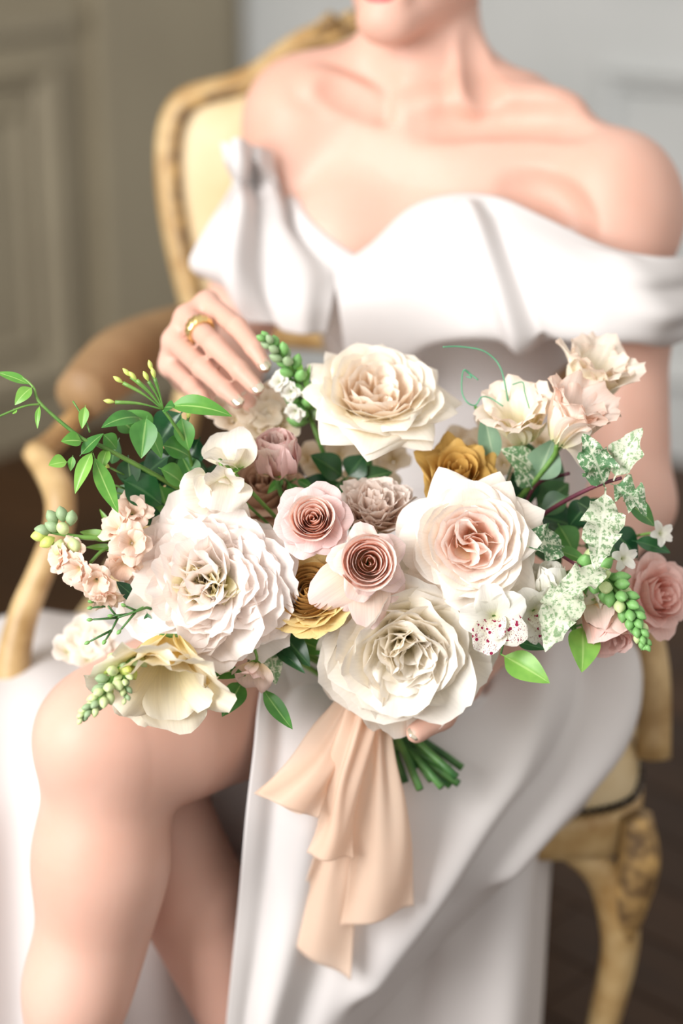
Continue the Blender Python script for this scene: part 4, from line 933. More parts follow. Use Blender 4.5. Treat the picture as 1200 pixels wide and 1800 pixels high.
def bud_geo(L, r, ns=8, nr=7, tipx=0.0):
    V = []
    for i in range(nr):
        t = i / (nr - 1); rr = r * math.sin(math.pi * min(t ** 1.15 * .95 + .04, 1)) ** .8 if 0 < i < nr - 1 else r * .12
        for j in range(ns):
            a = 2 * math.pi * j / ns; V.append((rr * math.cos(a) * (1 + .16 * math.cos(2 * a)) + tipx * t * t, rr * math.sin(a), L * t))
    F = grid_faces(ns, nr, True); F.append(tuple((nr - 1) * ns + j for j in range(ns)))
    return V, F
BUDS = {}
def bud(root, mat, pos, dirv, L, r, name='bud', part=None):
    key = (mat.name,)
    if key not in BUDS:
        me = mesh_data('bud', *bud_geo(1.0, 0.42)); me.materials.append(mat); BUDS[key] = me
    o = bpy.data.objects.new(name, BUDS[key]); COL.objects.link(o); o.parent = part or root
    q = Vector(dirv).to_track_quat('Z', 'Y').to_matrix().to_4x4(); sc = Matrix.Diagonal((r / .42, r / .42, L, 1))
    o.matrix_local = ROOTM[root.name].inverted() @ Matrix.Translation(Vector(pos)) @ q @ sc
    return o
def plant(name, label, px, py, d, cat, group=None):
    return empty(name, P(px, py, d), label, cat, group or name.replace('_', ' ') + ' stems in the bouquet')
# ------------------------------------------------------------------ the bouquet
ENDS = [P(738, 1388, 1.60), P(712, 1376, 1.625), P(758, 1372, 1.61), P(776, 1384, 1.60), P(802, 1366, 1.605), P(790, 1352, 1.62), P(770, 1350, 1.64), P(812, 1350, 1.635), P(745, 1352, 1.645)]
# large blush peony
f = flower('peony', 'large ruffled blush-white peony with a yellow-green heart', 374, 1028, 1.545, (-.10, .06, 1), roll=.4)
peony(f, .0735, [PM['peony']], 11)
peony(f, .0735, [PM['heart']], 12, layers=[(6, .70, .15, (22, 26, 20)), (7, .66, .14, (12, 14, 10)), (6, .62, .13, (3, 4, -4))], ruf=.03)
calyx(f, .02); stem_to(f, .04, .003, ENDS[0])
f = flower('peony', 'creamy white peony with a tufted centre just above the ribbon', 712, 1122, 1.560, (.06, -.36, .9), roll=1.1)
peony(f, .0720, [PM['cream']], 23, layers=[(8, 1.04, .64, (56, 84, 92)), (8, 1.02, .62, (50, 72, 78)), (8, 1.0, .60, (46, 62, 62)), (9, .92, .54, (40, 50, 46)), (9, .84, .46, (34, 42, 32)), (10, .76, .36, (28, 32, 26)), (10, .72, .28, (20, 22, 22)), (8, .70, .2, (10, 14, 20)), (6, .68, .16, (2, 6, 14))], ruf=.045, frill=.03)
calyx(f, .02); stem_to(f, .04, .003, ENDS[1])
f = flower('garden_rose', 'big ivory garden rose with pointed petals facing upward', 658, 728, 1.595, (.12, .70, .72), roll=.3)
garden_rose(f, .0610, PM['ivory'], PM['ivoryin'], 5, outer=8, quart=12, reflex=1.0, mix=(1, .9, .7), open_=1.1); calyx(f, .016); stem_to(f, .04, .0028, ENDS[2])
f = flower('garden_rose', 'open blush garden rose with a quartered peach-pink heart', 828, 954, 1.530, (-.04, .05, 1), roll=.9)
garden_rose(f, .0545, PM['blush'], PM['blushin'], 8, outer=7, quart=12, reflex=.7); calyx(f, .016); stem_to(f, .04, .0028, ENDS[3])
f = flower('rose_bud', 'half-open mauve rose cup between the raised hand and pink roses', 492, 826, 1.560, (-.10, .80, .60))
cup_bud(f, .0262, PM['mauve'], PM['mauvein'], 4); calyx(f, .016, n=5, back=100); stem_to(f, .03, .0022, ENDS[4])
f = flower('spray_rose', 'pink spray rose with a tight brown-pink spiral centre', 552, 918, 1.515, (-.05, .18, 1))
spiral_rose(f, .0310, PM['pink'], PM['pinkin'], 7, n_in=24, rin=.56, n_out=6); calyx(f, .010); stem_to(f, .03, .002, ENDS[5])
f = flower('spray_rose', 'peach-pink spray rose with drooping pale outer petals', 645, 990, 1.500, (.05, .08, 1))
spiral_rose(f, .0300, PM['peachout'], PM['pinkin'], 13, n_in=24, rin=.72, n_out=5, oa=(62, 70, 110), outw=.5)
rng = np.random.default_rng(2)
for ph, l, wd in ((3.75, 1.75, .62), (4.75, 1.65, .60), (4.25, 1.3, .6), (5.5, 1.2, .5)):
    add_petal(f, 'petal', PM['peachout'], rng, ph, L=.0300 * l, W=.0300 * wd, al=(70, 100, 118), Rc=.04, r0=.003, z0=-.002, ruf=.0022, rk=1.3, frill=.02, curl=.002, nu=11, nv=9)
calyx(f, .010); stem_to(f, .03, .002, ENDS[6])
f = flower('ruffled_rose', 'dusty taupe ruffled rose tucked behind the pink spray roses', 655, 922, 1.560, (.12, .78, .62))
peony(f, .0400, [PM['taupe']], 31, layers=[(8, 1.0, .50, (70, 40, 48), 0), (9, .98, .46, (60, 30, 34), 0), (10, .95, .40, (50, 22, 24), 0), (10, .92, .34, (34, 14, 14), 0), (8, .90, .28, (20, 8, 6), 0), (5, .86, .22, (5, 3, 2), 0)], ruf=.09, frill=.05)
stem_to(f, .03, .0022, ENDS[7])
f = flower('mustard_rose', 'mustard gold rose with pointed petals peeking over the blush rose', 800, 858, 1.580, (.04, .62, .78))
spiral_rose(f, .0430, PM['mustard'], PM['mustard'], 17, n_in=12, rin=.42, n_out=6, oa=(52, 44, 74), point='point', h=.55, outw=.6); stem_to(f, .03, .0022, ENDS[8])
f = flower('ranunculus', 'butterscotch ranunculus paling to buttery yellow outer petals', 558, 1062, 1.535, (-.26, .48, .84))
spiral_rose(f, .0370, PM['butter'], PM['butterin'], 19, n_in=34, rin=.62, n_out=8, oa=(62, 58, 78), h=.50, outw=.5, tipin=-22)
rng = np.random.default_rng(9)
for k in range(24):
    li = k // 8
    add_petal(f, 'petal', PM['butter'], rng, k * 2 * math.pi / 8 + li * .4, L=.0370 * (1.10 - .07 * li), W=.0370 * .48, al=(72 - 9 * li, 60 - 12 * li, 66 - 16 * li), Rc=.032, r0=.002, ruf=.0010, rk=1.2, curl=.0005, nu=9, nv=8)
stem_to(f, .03, .0022)
# open cream flower, low on the left
f = flower('open_peony', 'loose cream flower with broad open petals hanging over the knee', 298, 1130, 1.500, (-.12, -.74, .64))
trumpet(f, .0560, PM['custard'], 41, n=6, al=(30, 45, 60), l=1.25, wd=.68, ruf=.09, frill=.02)
stem_to(f, .006, .0024)
# sweet peas
def sweet_pea(label, px, py, d, ax, Rr, seed, roll=0.0, mat='sweet'):
    f = flower('sweet_pea', label, px, py, d, ax, roll=roll); rng = np.random.default_rng(seed)
    add_petal(f, 'banner_petal', PM[mat], rng, math.pi / 2, L=Rr, W=Rr * .80, al=(25, 35, 75), Rc=Rr * 1.1, r0=0, tip='heart', ruf=Rr * .13, rk=1.3, curl=Rr * .05, frill=.02, nu=13, nv=10)
    for s_ in (-1, 1): add_petal(f, 'wing_petal', PM[mat], rng, -math.pi / 2 + s_ * .75, L=Rr * .92, W=Rr * .42, al=(20, 40, 50), Rc=Rr * .6, r0=0, ruf=Rr * .10, rk=1.2, nu=9, nv=8)
    add_petal(f, 'keel_petal', PM[mat], rng, -math.pi / 2, L=Rr * .5, W=Rr * .2, al=(20, 10, -20), Rc=Rr * .16, r0=0, nu=7, nv=7)
    calyx(f, Rr * .3, LM['bright'], 5, 100, Rr * .3); stem_to(f, .02, .0012)
    return f
sweet_pea('cream sweet pea blossom standing highest beside the mauve rose cup', 415, 822, 1.530, (-.35, .75, .65), .034, 1)
sweet_pea('cream sweet pea hanging onto the top of the large blush peony', 396, 838, 1.505, (-.05, -.40, .9), .032, 2, 2.9)
sweet_pea('pale sweet pea lying against the upper edge of the blush peony', 368, 858, 1.512, (-.45, -.20, .8), .026, 3, 1.6)
sweet_pea('pale pink sweet pea below the large blush peony', 450, 1165, 1.520, (-.25, -.85, .5), .024, 4, 3.0, 'coralp')
# lisianthus
f = flower('lisianthus', 'cream lisianthus beside the curly tendrils', 918, 772, 1.580, (-.22, .72, .68)); trumpet(f, .0420, PM['lisi'], 51, l=1.25, al=(14, 26, 62)); calyx(f, .012, back=20); stem_to(f, .03, .0022, P(728, 1352, 1.615))
f = flower('lisianthus', 'cream lisianthus with fringed peach rims, topmost in the bouquet', 1022, 712, 1.600, (.28, .80, .45)); trumpet(f, .0430, PM['lisi'], 52, l=1.40, al=(12, 24, 52)); calyx(f, .012, back=20); stem_to(f, .03, .0022, P(806, 1378, 1.615))
f = flower('lisianthus', 'peach-pink lisianthus above the mottled leaves', 982, 776, 1.555, (.38, .80, .52)); trumpet(f, .0420, PM['lisip'], 53, l=1.35, al=(12, 22, 48))
rng = np.random.default_rng(5)
add_petal(f, 'petal', PM['lisip'], rng, -.75, L=.040, W=.019, al=(60, 120, 140), Rc=.03, r0=.003, ruf=.002, nu=11, nv=9); calyx(f, .012, back=20); stem_to(f, .03, .0022)
# coral roses on the right
f = flower('coral_rose', 'coral pink rose at the outer edge behind the green bud spike', 1132, 1050, 1.590, (.50, .12, .82)); spiral_rose(f, .0370, PM['coral'], PM['coral'], 61, n_in=14, rin=.50, n_out=6, oa=(60, 54, 88)); stem_to(f, .03, .0022, P(792, 1382, 1.62))
f = flower('coral_rose', 'nodding pale coral rosebud below the green bud spike', 1058, 1066, 1.540, (.12, -.82, .48)); cup_bud(f, .0305, PM['coralp'], PM['coral'], 62, n_in=10, top=8, h=1.25); calyx(f, .012); stem_to(f, .03, .002)
f = flower('coral_rose', 'small coral rosebud showing behind the jasmine leaves', 292, 905, 1.590, (-.1, .85, .4)); cup_bud(f, .0150, PM['coral'], PM['coral'], 63, n_in=8); stem_to(f, .03, .002)
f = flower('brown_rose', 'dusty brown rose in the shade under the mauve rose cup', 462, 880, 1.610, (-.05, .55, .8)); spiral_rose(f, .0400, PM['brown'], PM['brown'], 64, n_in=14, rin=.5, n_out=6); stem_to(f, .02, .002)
# speckled orchids
def orchid(label, px, py, d, ax, Rr, seed, roll):
    f = flower('speckled_orchid', label, px, py, d, ax, roll=roll); rng = np.random.default_rng(seed)
    for k in range(5):
        sp_ = k in (0, 1)
        add_petal(f, 'petal', PM['speck' if sp_ else 'white'], rng, 2 * math.pi * k / 5 + rng.normal(0, .1), L=Rr * rng.uniform(.95, 1.1), W=Rr * .48, al=(35, 70, 100), Rc=Rr, r0=Rr * .05, ruf=Rr * .08, rk=1.2, frill=.02, cup=.15, nu=11, nv=9)
    add_petal(f, 'lip_petal', PM['speck'], rng, .5, L=Rr * .75, W=Rr * .36, al=(20, 40, 90), Rc=Rr * .35, r0=0, ruf=Rr * .06, nu=9, nv=8)
    stem_to(f, .02, .0018)
orchid('white orchid with magenta specks beside the cream peony', 868, 1084, 1.500, (-.05, -.15, 1), .0300, 71, -1.9)
orchid('white speckled orchid under the mottled leaf', 938, 1074, 1.525, (.15, -.30, .9), .0270, 72, -1.4)
f = flower('white_blossom', 'creamy white blossom between the blush rose and the speckled orchid', 905, 1048, 1.545, (.10, -.05, 1)); trumpet(f, .030, PM['white'], 73, n=6, al=(40, 60, 90), l=1.1, ruf=.06); stem_to(f, .02, .002)
f = flower('hellebore_bud', 'pale green-white cup-shaped bud beside the blush rose', 965, 1040, 1.525, (.02, .92, .40)); cup_bud(f, .0170, PM['white'], PM['white'], 74, n_in=6, n_out=5, h=1.5); calyx(f, .010); stem_to(f, .02, .002)
for lb, px, py, dd, R_, sd in (('tiny white jasmine star beyond the mottled leaves', 1158, 938, 1.56, .0125, 1), ('small white jasmine flower at the top of the green bud spike', 1092, 982, 1.53, .0135, 2)):
    f = flower('jasmine_flower', lb, px, py, dd, (.35, .1, 1)); blossom(f, R_, PM['white'], sd, wd=.30)
    pt = P(px, py, dd); tube('stem', crom([pt, P(px - 30, py + 2, dd + .01), P(px - 90, py + 30, dd + .05), BUNDLE + (P(px - 90, py + 30, dd + .05) - BUNDLE) * .4, BUNDLE], 14), .0012, M['stem'], f, 6)
# hydrangea-like clusters at the back
def cluster(label, px, py, d, n, spread, mat, seed, R_=.017):
    f = flower('hydrangea', label, px, py, d, (0, .5, .85)); rng = np.random.default_rng(seed)
    for k in range(n):
        a = k * 2.4; q = spread * math.sqrt((k + .5) / n); off = (q * math.cos(a), q * math.sin(a) * .8, -q * q * 9 + .012)
        blossom(f, R_, PM[mat], seed * 50 + k, n=4, al=(30, 70, 95), wd=.55, off=off)
    stem_to(f, .02, .002)
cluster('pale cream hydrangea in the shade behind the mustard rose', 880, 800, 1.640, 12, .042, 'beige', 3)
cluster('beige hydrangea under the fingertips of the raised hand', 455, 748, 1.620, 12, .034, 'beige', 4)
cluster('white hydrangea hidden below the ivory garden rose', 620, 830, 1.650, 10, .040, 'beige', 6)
cluster('pale cream blossom cluster hanging lowest over the knee', 158, 1150, 1.640, 7, .022, 'sweet', 7, .016)
# peach stock
f = plant('stock_stem', 'peach stock stem with grey-green buds at its tip', 300, 985, 1.545, 'flower')
sp_ = crom([P(300, 985, 1.545), P(215, 948, 1.525), P(150, 945, 1.515), P(85, 935, 1.512)], 16); tube('stem', sp_, [.0026, .0024, .0020, .0012], M['stem'], f, 7)
tube('stem', crom([P(205, 960, 1.525), P(180, 968, 1.515), P(158, 990, 1.51)], 8), .0014, M['stem'], f, 6)
mi = np.array(ROOTM[f.name].inverted())
def floret(root, px, py, d, ax, R_, mat, seed, n=6):
    fr = np.array(frame(D(*ax))); p0 = P(px, py, d); rng = np.random.default_rng(seed)
    for li in range(2):
        for k in range(n):
            p, uvs, nu, nv = petal_geo(rng, L=R_ * (1.0 - .2 * li) * rng.uniform(.9, 1.1), W=R_ * .45, al=(30 - 12 * li, 65 - 25 * li, 100 - 40 * li), Rc=R_, r0=R_ * .05, ruf=R_ * .12, rk=1.4, frill=.04, curl=R_ * .06, nu=8, nv=7)
            p = rotz(p, 2 * math.pi * (k + .5 * li) / n + rng.normal(0, .2)); wp = p @ fr.T + p0
            if (nu, nv) not in GF: GF[(nu, nv)] = grid_faces(nu, nv)
            obj('petal', mesh_data('petal', loc_pts(root, wp), GF[(nu, nv)], uvs), PM[mat], root)
for i, (px, py, d, ax, R_) in enumerate([(232, 905, 1.520, (.1, .5, .8), .0145), (212, 932, 1.515, (-.5, .5, .7), .0140), (232, 955, 1.505, (.1, .1, 1), .0150), (222, 985, 1.515, (-.2, -.6, .7), .0150), (250, 975, 1.53, (.4, -.1, .9), .014), (142, 998, 1.505, (-.5, -.2, .8), .0135), (112, 982, 1.512, (-.7, .1, .6), .0125), (170, 1018, 1.505, (0, -.3, .9), .0140), (185, 1042, 1.51, (.2, -.7, .6), .0120), (128, 968, 1.515, (-.1, .1, .9), .0100)]):
    floret(f, px, py, d, ax, R_ * 1.3, 'stock', 100 + i)
rng = np.random.default_rng(12)
for px, py, dx, dy, mt in ((82, 935, -1, .2, 'budgrey'), (92, 922, -.6, 1, 'budgrey'), (104, 918, -.2, 1, 'budgrey'), (88, 945, -.8, -.5, 'yellow'), (100, 948, -.3, -1, 'budpale'), (115, 925, .2, 1, 'budgrey'), (118, 945, .3, -.8, 'budpale'), (98, 932, -.8, .4, 'budgrey'), (110, 938, -.2, .3, 'budpale'), (76, 940, -1, -.1, 'yellow')):
    bud(f, M[mt], P(px + 8, py, 1.512), D(dx, dy, .35), .0135, .0050)
leaf_px(f, LM['bright'], (205, 950, 1.525), (140, 935, 1.53), 22, seed=3); leaf_px(f, LM['bright'], (215, 965, 1.53), (150, 962, 1.535), 14, seed=4); leaf_px(f, LM['bright'], (205, 945, 1.54), (175, 895, 1.545), 12, seed=5)
tube('stem', crom([P(300, 985, 1.545), P(430, 1100, 1.60), BUNDLE], 10), .0026, M['stem'], f, 6)
# jasmine vine
f = plant('jasmine_vine', 'trailing jasmine vine with green leaves reaching past the chair arm', 330, 862, 1.560, 'vine')
tube('stem', crom([P(330, 868, 1.56), P(260, 828, 1.53), P(175, 783, 1.505), P(140, 768, 1.50), P(72, 710, 1.495), P(58, 680, 1.495), P(30, 660, 1.497), P(-25, 655, 1.50)], 40), [.0022, .0020, .0018, .0016, .0013, .0010, .0007, .0005], M['stem'], f, 7)
tube('stem', crom([P(72, 710, 1.495), P(40, 715, 1.49), P(-20, 740, 1.485)], 12), .0009, M['stem'], f, 6)
tube('stem', crom([P(330, 868, 1.56), P(480, 1060, 1.61), BUNDLE], 12), .0022, M['stem'], f, 6)
for k, (a, b_, wd, mt, bend) in enumerate([
    ((55, 678, 1.495), (-8, 655, 1.50), 17, 'bright', .6), ((58, 680, 1.494), (26, 712, 1.488), 22, 'bright', .9), ((70, 712, 1.495), (66, 754, 1.49), 9, 'bright', .9), ((30, 718, 1.489), (22, 728, 1.489), 9, 'bright', .2),
    ((146, 776, 1.498), (107, 776, 1.49), 27, 'bright', .5), ((140, 802, 1.498), (182, 762, 1.50), 20, 'green', .5), ((164, 790, 1.498), (132, 868, 1.492), 24, 'bright', .6), ((163, 796, 1.496), (208, 902, 1.49), 28, 'bright', -.5),
    ((120, 812, 1.495), (85, 818, 1.49), 25, 'bright', .3), ((128, 800, 1.496), (124, 828, 1.495), 12, 'bright', .3), ((150, 712, 1.50), (144, 754, 1.497), 16, 'bright', .4),
    ((250, 735, 1.52), (178, 752, 1.505), 26, 'green', 1.1), ((258, 730, 1.51), (248, 806, 1.502), 34, 'green', .3), ((256, 745, 1.52), (284, 806, 1.52), 20, 'green', .5),
    ((292, 716, 1.505), (408, 732, 1.50), 34, 'bright', 1.0), ((288, 716, 1.505), (306, 716, 1.50), 20, 'green', .3), ((322, 722, 1.53), (278, 782, 1.54), 44, 'dark', .4), ((318, 730, 1.52), (332, 792, 1.525), 26, 'green', .5),
    ((282, 782, 1.52), (332, 802, 1.53), 32, 'green', .7), ((278, 822, 1.52), (326, 856, 1.535), 34, 'green', .6), ((212, 842, 1.525), (284, 888, 1.535), 54, 'dark', .7), ((352, 768, 1.545), (328, 824, 1.55), 38, 'dark', .4),
    ((300, 800, 1.55), (250, 840, 1.56), 40, 'dark', .4), ((210, 770, 1.53), (196, 815, 1.54), 30, 'rose', .4), ((240, 850, 1.55), (215, 900, 1.56), 36, 'rose', .4), ((255, 872, 1.55), (262, 925, 1.56), 44, 'dark', .5), ((330, 790, 1.54), (300, 760, 1.55), 34, 'dark', .3), ((340, 845, 1.54), (318, 800, 1.545), 30, 'green', .4), ((180, 762, 1.51), (205, 790, 1.515), 22, 'green', .6), ((205, 735, 1.53), (235, 760, 1.535), 30, 'green', .8), ((300, 850, 1.57), (235, 820, 1.56), 44, 'dark', .6), ((310, 840, 1.57), (262, 790, 1.56), 40, 'rose', .5), ((330, 860, 1.57), (340, 790, 1.56), 44, 'rose', .5), ((300, 870, 1.57), (232, 915, 1.56), 46, 'dark', .5), ((280, 850, 1.56), (296, 912, 1.55), 36, 'green', .6), ((225, 800, 1.53), (232, 862, 1.53), 30, 'rose', .5), ((190, 785, 1.51), (176, 830, 1.505), 20, 'bright', .6), ((270, 760, 1.54), (222, 722, 1.54), 26, 'green', .8)]):
    leaf_px(f, LM[mt], a, b_, wd * (1.2 if mt == 'bright' else 1.5), nrm=(.15 * math.sin(k * 2.1), .55, .8), seed=k, bend=bend, fold=.25 + .15 * math.sin(k * 3.3), twist=.25 * math.sin(k * 1.7))
tube('stem', crom([P(128, 705, 1.50), P(150, 740, 1.50), P(158, 760, 1.50)], 8), .0008, M['stem'], f, 5)
tube('stem', crom([P(345, 868, 1.56), P(330, 790, 1.53), P(305, 745, 1.51), P(287, 720, 1.505)], 14), .0014, M['stem'], f, 6)
for px, py in ((230, 662), (216, 673), (202, 707), (267, 652), (261, 670), (240, 668), (272, 665)):
    n0 = P(287, 720, 1.505); e = P(px, py, 1.497); tw = tube('twig', crom([n0, n0 * .5 + e * .5 + np.array([0, 0, .002]), e], 8), [.0009, .0008, .0014, .0016], M['stem'], f, 6)
    bud(f, M['yellow'], e, unit(e - n0), .009, .0020, part=tw)
for px, py, qx, qy in ((193, 822, 225, 838), (193, 850, 228, 862), (197, 865, 232, 872), (335, 722, 322, 770), (330, 735, 322, 770)):
    tube('twig', [P(qx, qy, 1.53), P(px, py, 1.52)], .0009, M['stem'], f, 5); bud(f, M['yellow'], P(px, py, 1.52), unit(P(px, py, 1.52) - P(qx, qy, 1.53)), .007, .0020)
# fine budding sprig, lower left
f = plant('jasmine_sprig', 'thin forked green sprig with tiny buds by the lower peony edge', 258, 1068, 1.515, 'sprig')
nodes = [((258, 1068), (207, 1086)), ((207, 1086), (190, 1065)), ((190, 1065), (165, 1043)), ((190, 1065), (164, 1068)), ((207, 1086), (164, 1089)), ((207, 1086), (196, 1108)), ((196, 1108), (159, 1127)), ((196, 1108), (186, 1124)), ((238, 1076), (213, 1106)), ((240, 1074), (222, 1066)), ((185, 1060), (165, 1058)), ((225, 1080), (200, 1082))]
for a, b_ in nodes:
    tw = tube('twig', [P(*a, 1.512), P(*b_, 1.506)], [.0011, .0008], M['stemdark'], f, 5)
    if b_[0] < 230 and b_ not in [n[0] for n in nodes]: bud(f, M['bud'], P(*b_, 1.506), unit(P(*b_, 1.506) - P(*a, 1.512)), .0055, .0016, part=tw)
leaf_px(f, LM['dark'], (246, 1058, 1.515), (204, 1022, 1.51), 28, bend=.3); leaf_px(f, LM['dark'], (258, 1075, 1.515), (263, 1110, 1.51), 15, bend=.3); leaf_px(f, LM['green'], (256, 1058, 1.52), (225, 1080, 1.515), 16)
tube('stem', crom([P(258, 1068, 1.515), P(330, 1090, 1.56), P(480, 1140, 1.61), BUNDLE], 12), .0012, M['stemdark'], f, 5)
# bud spikes (snapdragons)
def spike(name, label, pts, n, s0, s1, spread, mats, seed, dens=2.4, flat=.0):
    f = plant(name, label, *pts[0], 'flower'); rng = np.random.default_rng(seed); c = crom([P(*p) for p in pts], 60); ax_ = tube('flower_stalk', c[::4], [.0024, .0010], M['stem'], f, 7)
    for k in range(n):
        t = k / (n - 1); i = min(int(t * 57), 57); p = c[i]; tg = unit(c[i + 2] - c[i]); a = k * dens
        e1 = unit(np.cross(tg, AX)); e2 = np.cross(tg, e1); sz = s0 + (s1 - s0) * t
        o_ = e1 * math.cos(a) + e2 * math.sin(a); dr = unit(o_ * (1 - .55 * t) + tg * (.55 + .6 * t))
        bud(f, M[mats[int(rng.random() * len(mats))]], p + o_ * spread * sz * .18, dr, sz * rng.uniform(1.15, 1.4), sz * .40, part=ax_)
    tube('stem', crom([P(*pts[0]), BUNDLE + (P(*pts[0]) - BUNDLE) * .4 + np.array([0, .025, .03]), BUNDLE], 10), .0022, M['stem'], f, 6)
    return f
f = spike('snapdragon', 'green snapdragon bud spike touching the fingertips of the raised hand', [(548, 740, 1.60), (530, 690, 1.59), (505, 635, 1.575), (465, 592, 1.565)], 30, .0155, .0080, 1.0, ['bud', 'bud', 'budgrey'], 3)
for a, b_, wd in (((535, 690, 1.585), (545, 640, 1.58), 10), ((540, 720, 1.59), (548, 700, 1.585), 22), ((530, 660, 1.58), (520, 625, 1.575), 12)): leaf_px(f, LM['bright'], a, b_, wd)
for k, (px, py, ax) in enumerate([(492, 672, (-.4, .2, .9)), (512, 688, (-.2, -.3, .9)), (520, 722, (-.3, -.4, .8))]): floret(f, px, py, 1.578, ax, .0105, 'white', 300 + k, 4)
f = spike('snapdragon', 'fat green snapdragon bud spike drooping in front of the coral rose', [(1020, 1000, 1.540), (1062, 1018, 1.520), (1098, 1058, 1.510), (1120, 1100, 1.505), (1134, 1136, 1.505)], 46, .0155, .0055, 1.25, ['bud', 'bud', 'bud', 'budpale'], 5)
for k, (px, py, ax, mt) in enumerate([(1075, 1075, (-.2, -.5, .9), 'coralp'), (1048, 1055, (-.5, -.4, .8), 'lisi'), (1030, 1010, (-.6, .2, .8), 'white')]): floret(f, px, py, 1.53, ax, .0150, mt, 320 + k, 4)
for k in range(7): bud(f, M['bud'], P(1132, 1132, 1.505), D(math.sin(k * 2.4) * .6 + .1, -1, math.cos(k * 2.4) * .6), .0055, .0016, 'bud_tip')
spike('pale_bud_spike', 'pale yellow-green bud spike hanging against the bare knee', [(215, 1165, 1.47), (192, 1200, 1.455), (170, 1235, 1.45), (140, 1262, 1.45)], 30, .0120, .0050, 1.1, ['budpale', 'budpale', 'yellow', 'budgrey'], 6)
spike('pale_bud_spike', 'short green bud spike beside the loose cream flower', [(235, 1150, 1.475), (218, 1185, 1.46), (222, 1230, 1.455)], 18, .0095, .0045, 1.0, ['budgrey', 'budpale'], 7)
# mottled foliage on burgundy twigs
f = plant('variegated_branch', 'burgundy twig with large white-mottled wavy leaves on the right', 930, 915, 1.575, 'branch')
tube('twig', crom([P(915, 930, 1.585), P(985, 885, 1.555), P(1045, 855, 1.53), P(1092, 840, 1.52)], 18), [.0020, .0018, .0014], M['stemred'], f, 7)
tube('twig', crom([P(915, 900, 1.60), P(945, 850, 1.59), P(1000, 832, 1.57)], 12), .0015, M['stemred'], f, 6); tube('twig', crom([P(960, 960, 1.56), P(1000, 985, 1.53), P(1020, 997, 1.52)], 12), .0013, M['stemred'], f, 6)
tube('twig', crom([P(915, 930, 1.585), P(820, 1080, 1.61), BUNDLE], 12), .0022, M['stemred'], f, 6)
for k, (a, b_, wd, mt, nr, kw) in enumerate([
    ((1062, 856, 1.522), (1024, 762, 1.512), 62, 'varieg', (-.2, .5, .8), dict(bend=1.2, wave=.008, wk=6, serr=.10)), ((1078, 845, 1.52), (1128, 752, 1.515), 60, 'pale', (-.3, .4, .9), dict(bend=.7, wave=.007, wk=5, serr=.06)),
    ((1064, 856, 1.518), (1046, 1002, 1.495), 72, 'pale', (.1, .2, 1), dict(bend=.5, wave=.008, wk=8, serr=.12, fold=.15)), ((1072, 850, 1.52), (1136, 908, 1.512), 60, 'varieg', (.1, .7, .7), dict(bend=1.1, wave=.008, wk=6, serr=.10)),
    ((992, 962, 1.53), (912, 950, 1.50), 66, 'varieg', (-.1, .3, .95), dict(bend=.6, fold=.2, wave=.005)), ((1012, 1000, 1.52), (958, 1146, 1.495), 74, 'pale', (-.15, .1, 1), dict(bend=.4, wave=.008, wk=8, serr=.13, fold=.12)),
    ((1072, 1000, 1.508), (968, 1058, 1.478), 56, 'pale', (-.1, .6, .8), dict(bend=.7, wave=.004, wk=6, serr=.06)), ((940, 828, 1.57), (880, 790, 1.56), 52, 'varieg', (-.1, .5, .9), dict(bend=.5, serr=.05)),
    ((940, 850, 1.575), (972, 772, 1.565), 66, 'grey', (.1, .3, .9), dict(bend=.3)), ((935, 860, 1.575), (905, 812, 1.57), 46, 'varieg', (0, .4, .9), dict(bend=.3, serr=.05)),
    ((870, 818, 1.58), (850, 722, 1.57), 42, 'grey', (-.2, .2, 1), dict(bend=.3)), ((866, 760, 1.58), (832, 712, 1.58), 22, 'green', (0, .4, .9), dict(bend=.4)), ((1010, 880, 1.55), (1045, 905, 1.56), 40, 'rose', (0, .5, .8), dict(bend=.4)),
    ((1095, 880, 1.53), (1150, 925, 1.54), 46, 'green', (.2, .5, .8), dict(bend=.6)), ((1000, 870, 1.575), (950, 905, 1.58), 48, 'rose', (0, .5, .8), dict(bend=.4)), ((1040, 880, 1.56), (1000, 925, 1.57), 50, 'dark', (0, .5, .8), dict(bend=.4)), ((1070, 930, 1.56), (1120, 980, 1.57), 60, 'dark', (0, .5, .8), dict(bend=.4)), ((980, 920, 1.57), (1010, 975, 1.56), 50, 'green', (0, .5, .8), dict(bend=.4)), ((1110, 950, 1.56), (1178, 972, 1.56), 34, 'dark', (0, .6, .8), dict(bend=.4)), ((965, 965, 1.555), (1035, 990, 1.54), 30, 'green', (0, .6, .8), dict(bend=.5))]):
    leaf_px(f, LM[mt], a, b_, wd, nrm=nr, seed=k, nu=9, nv=21, **kw)
# leafy sprigs: (label, base, [(from, to, width, material, bend)])
def sprig(label, base, leaves, mat='stemdark'):
    f = plant('leaf_sprig', label, *base, 'foliage'); b0 = P(*base)
    tube('stem', crom([b0, BUNDLE + (b0 - BUNDLE) * .5 + np.array([0, .02, .025]), BUNDLE], 10), .0016, M[mat], f, 6)
    for k, (a, e, wd, mt, bend) in enumerate(leaves):
        leaf_px(f, LM[mt], a, e, wd, nrm=(.3 * math.sin(k * 2 + base[0]), .4, .9), seed=k, bend=bend, fold=.25)
        if np.linalg.norm(P(*a) - b0) > .004: tube('petiole', crom([b0, P(*a)], 4), .0009, M[mat], f, 5)
sprig('pointed bright leaf hanging below the speckled orchid', (885, 1130, 1.54), [((880, 1150, 1.52), (966, 1201, 1.50), 54, 'bright', .5), ((905, 1128, 1.53), (958, 1142, 1.52), 26, 'dark', .3)])
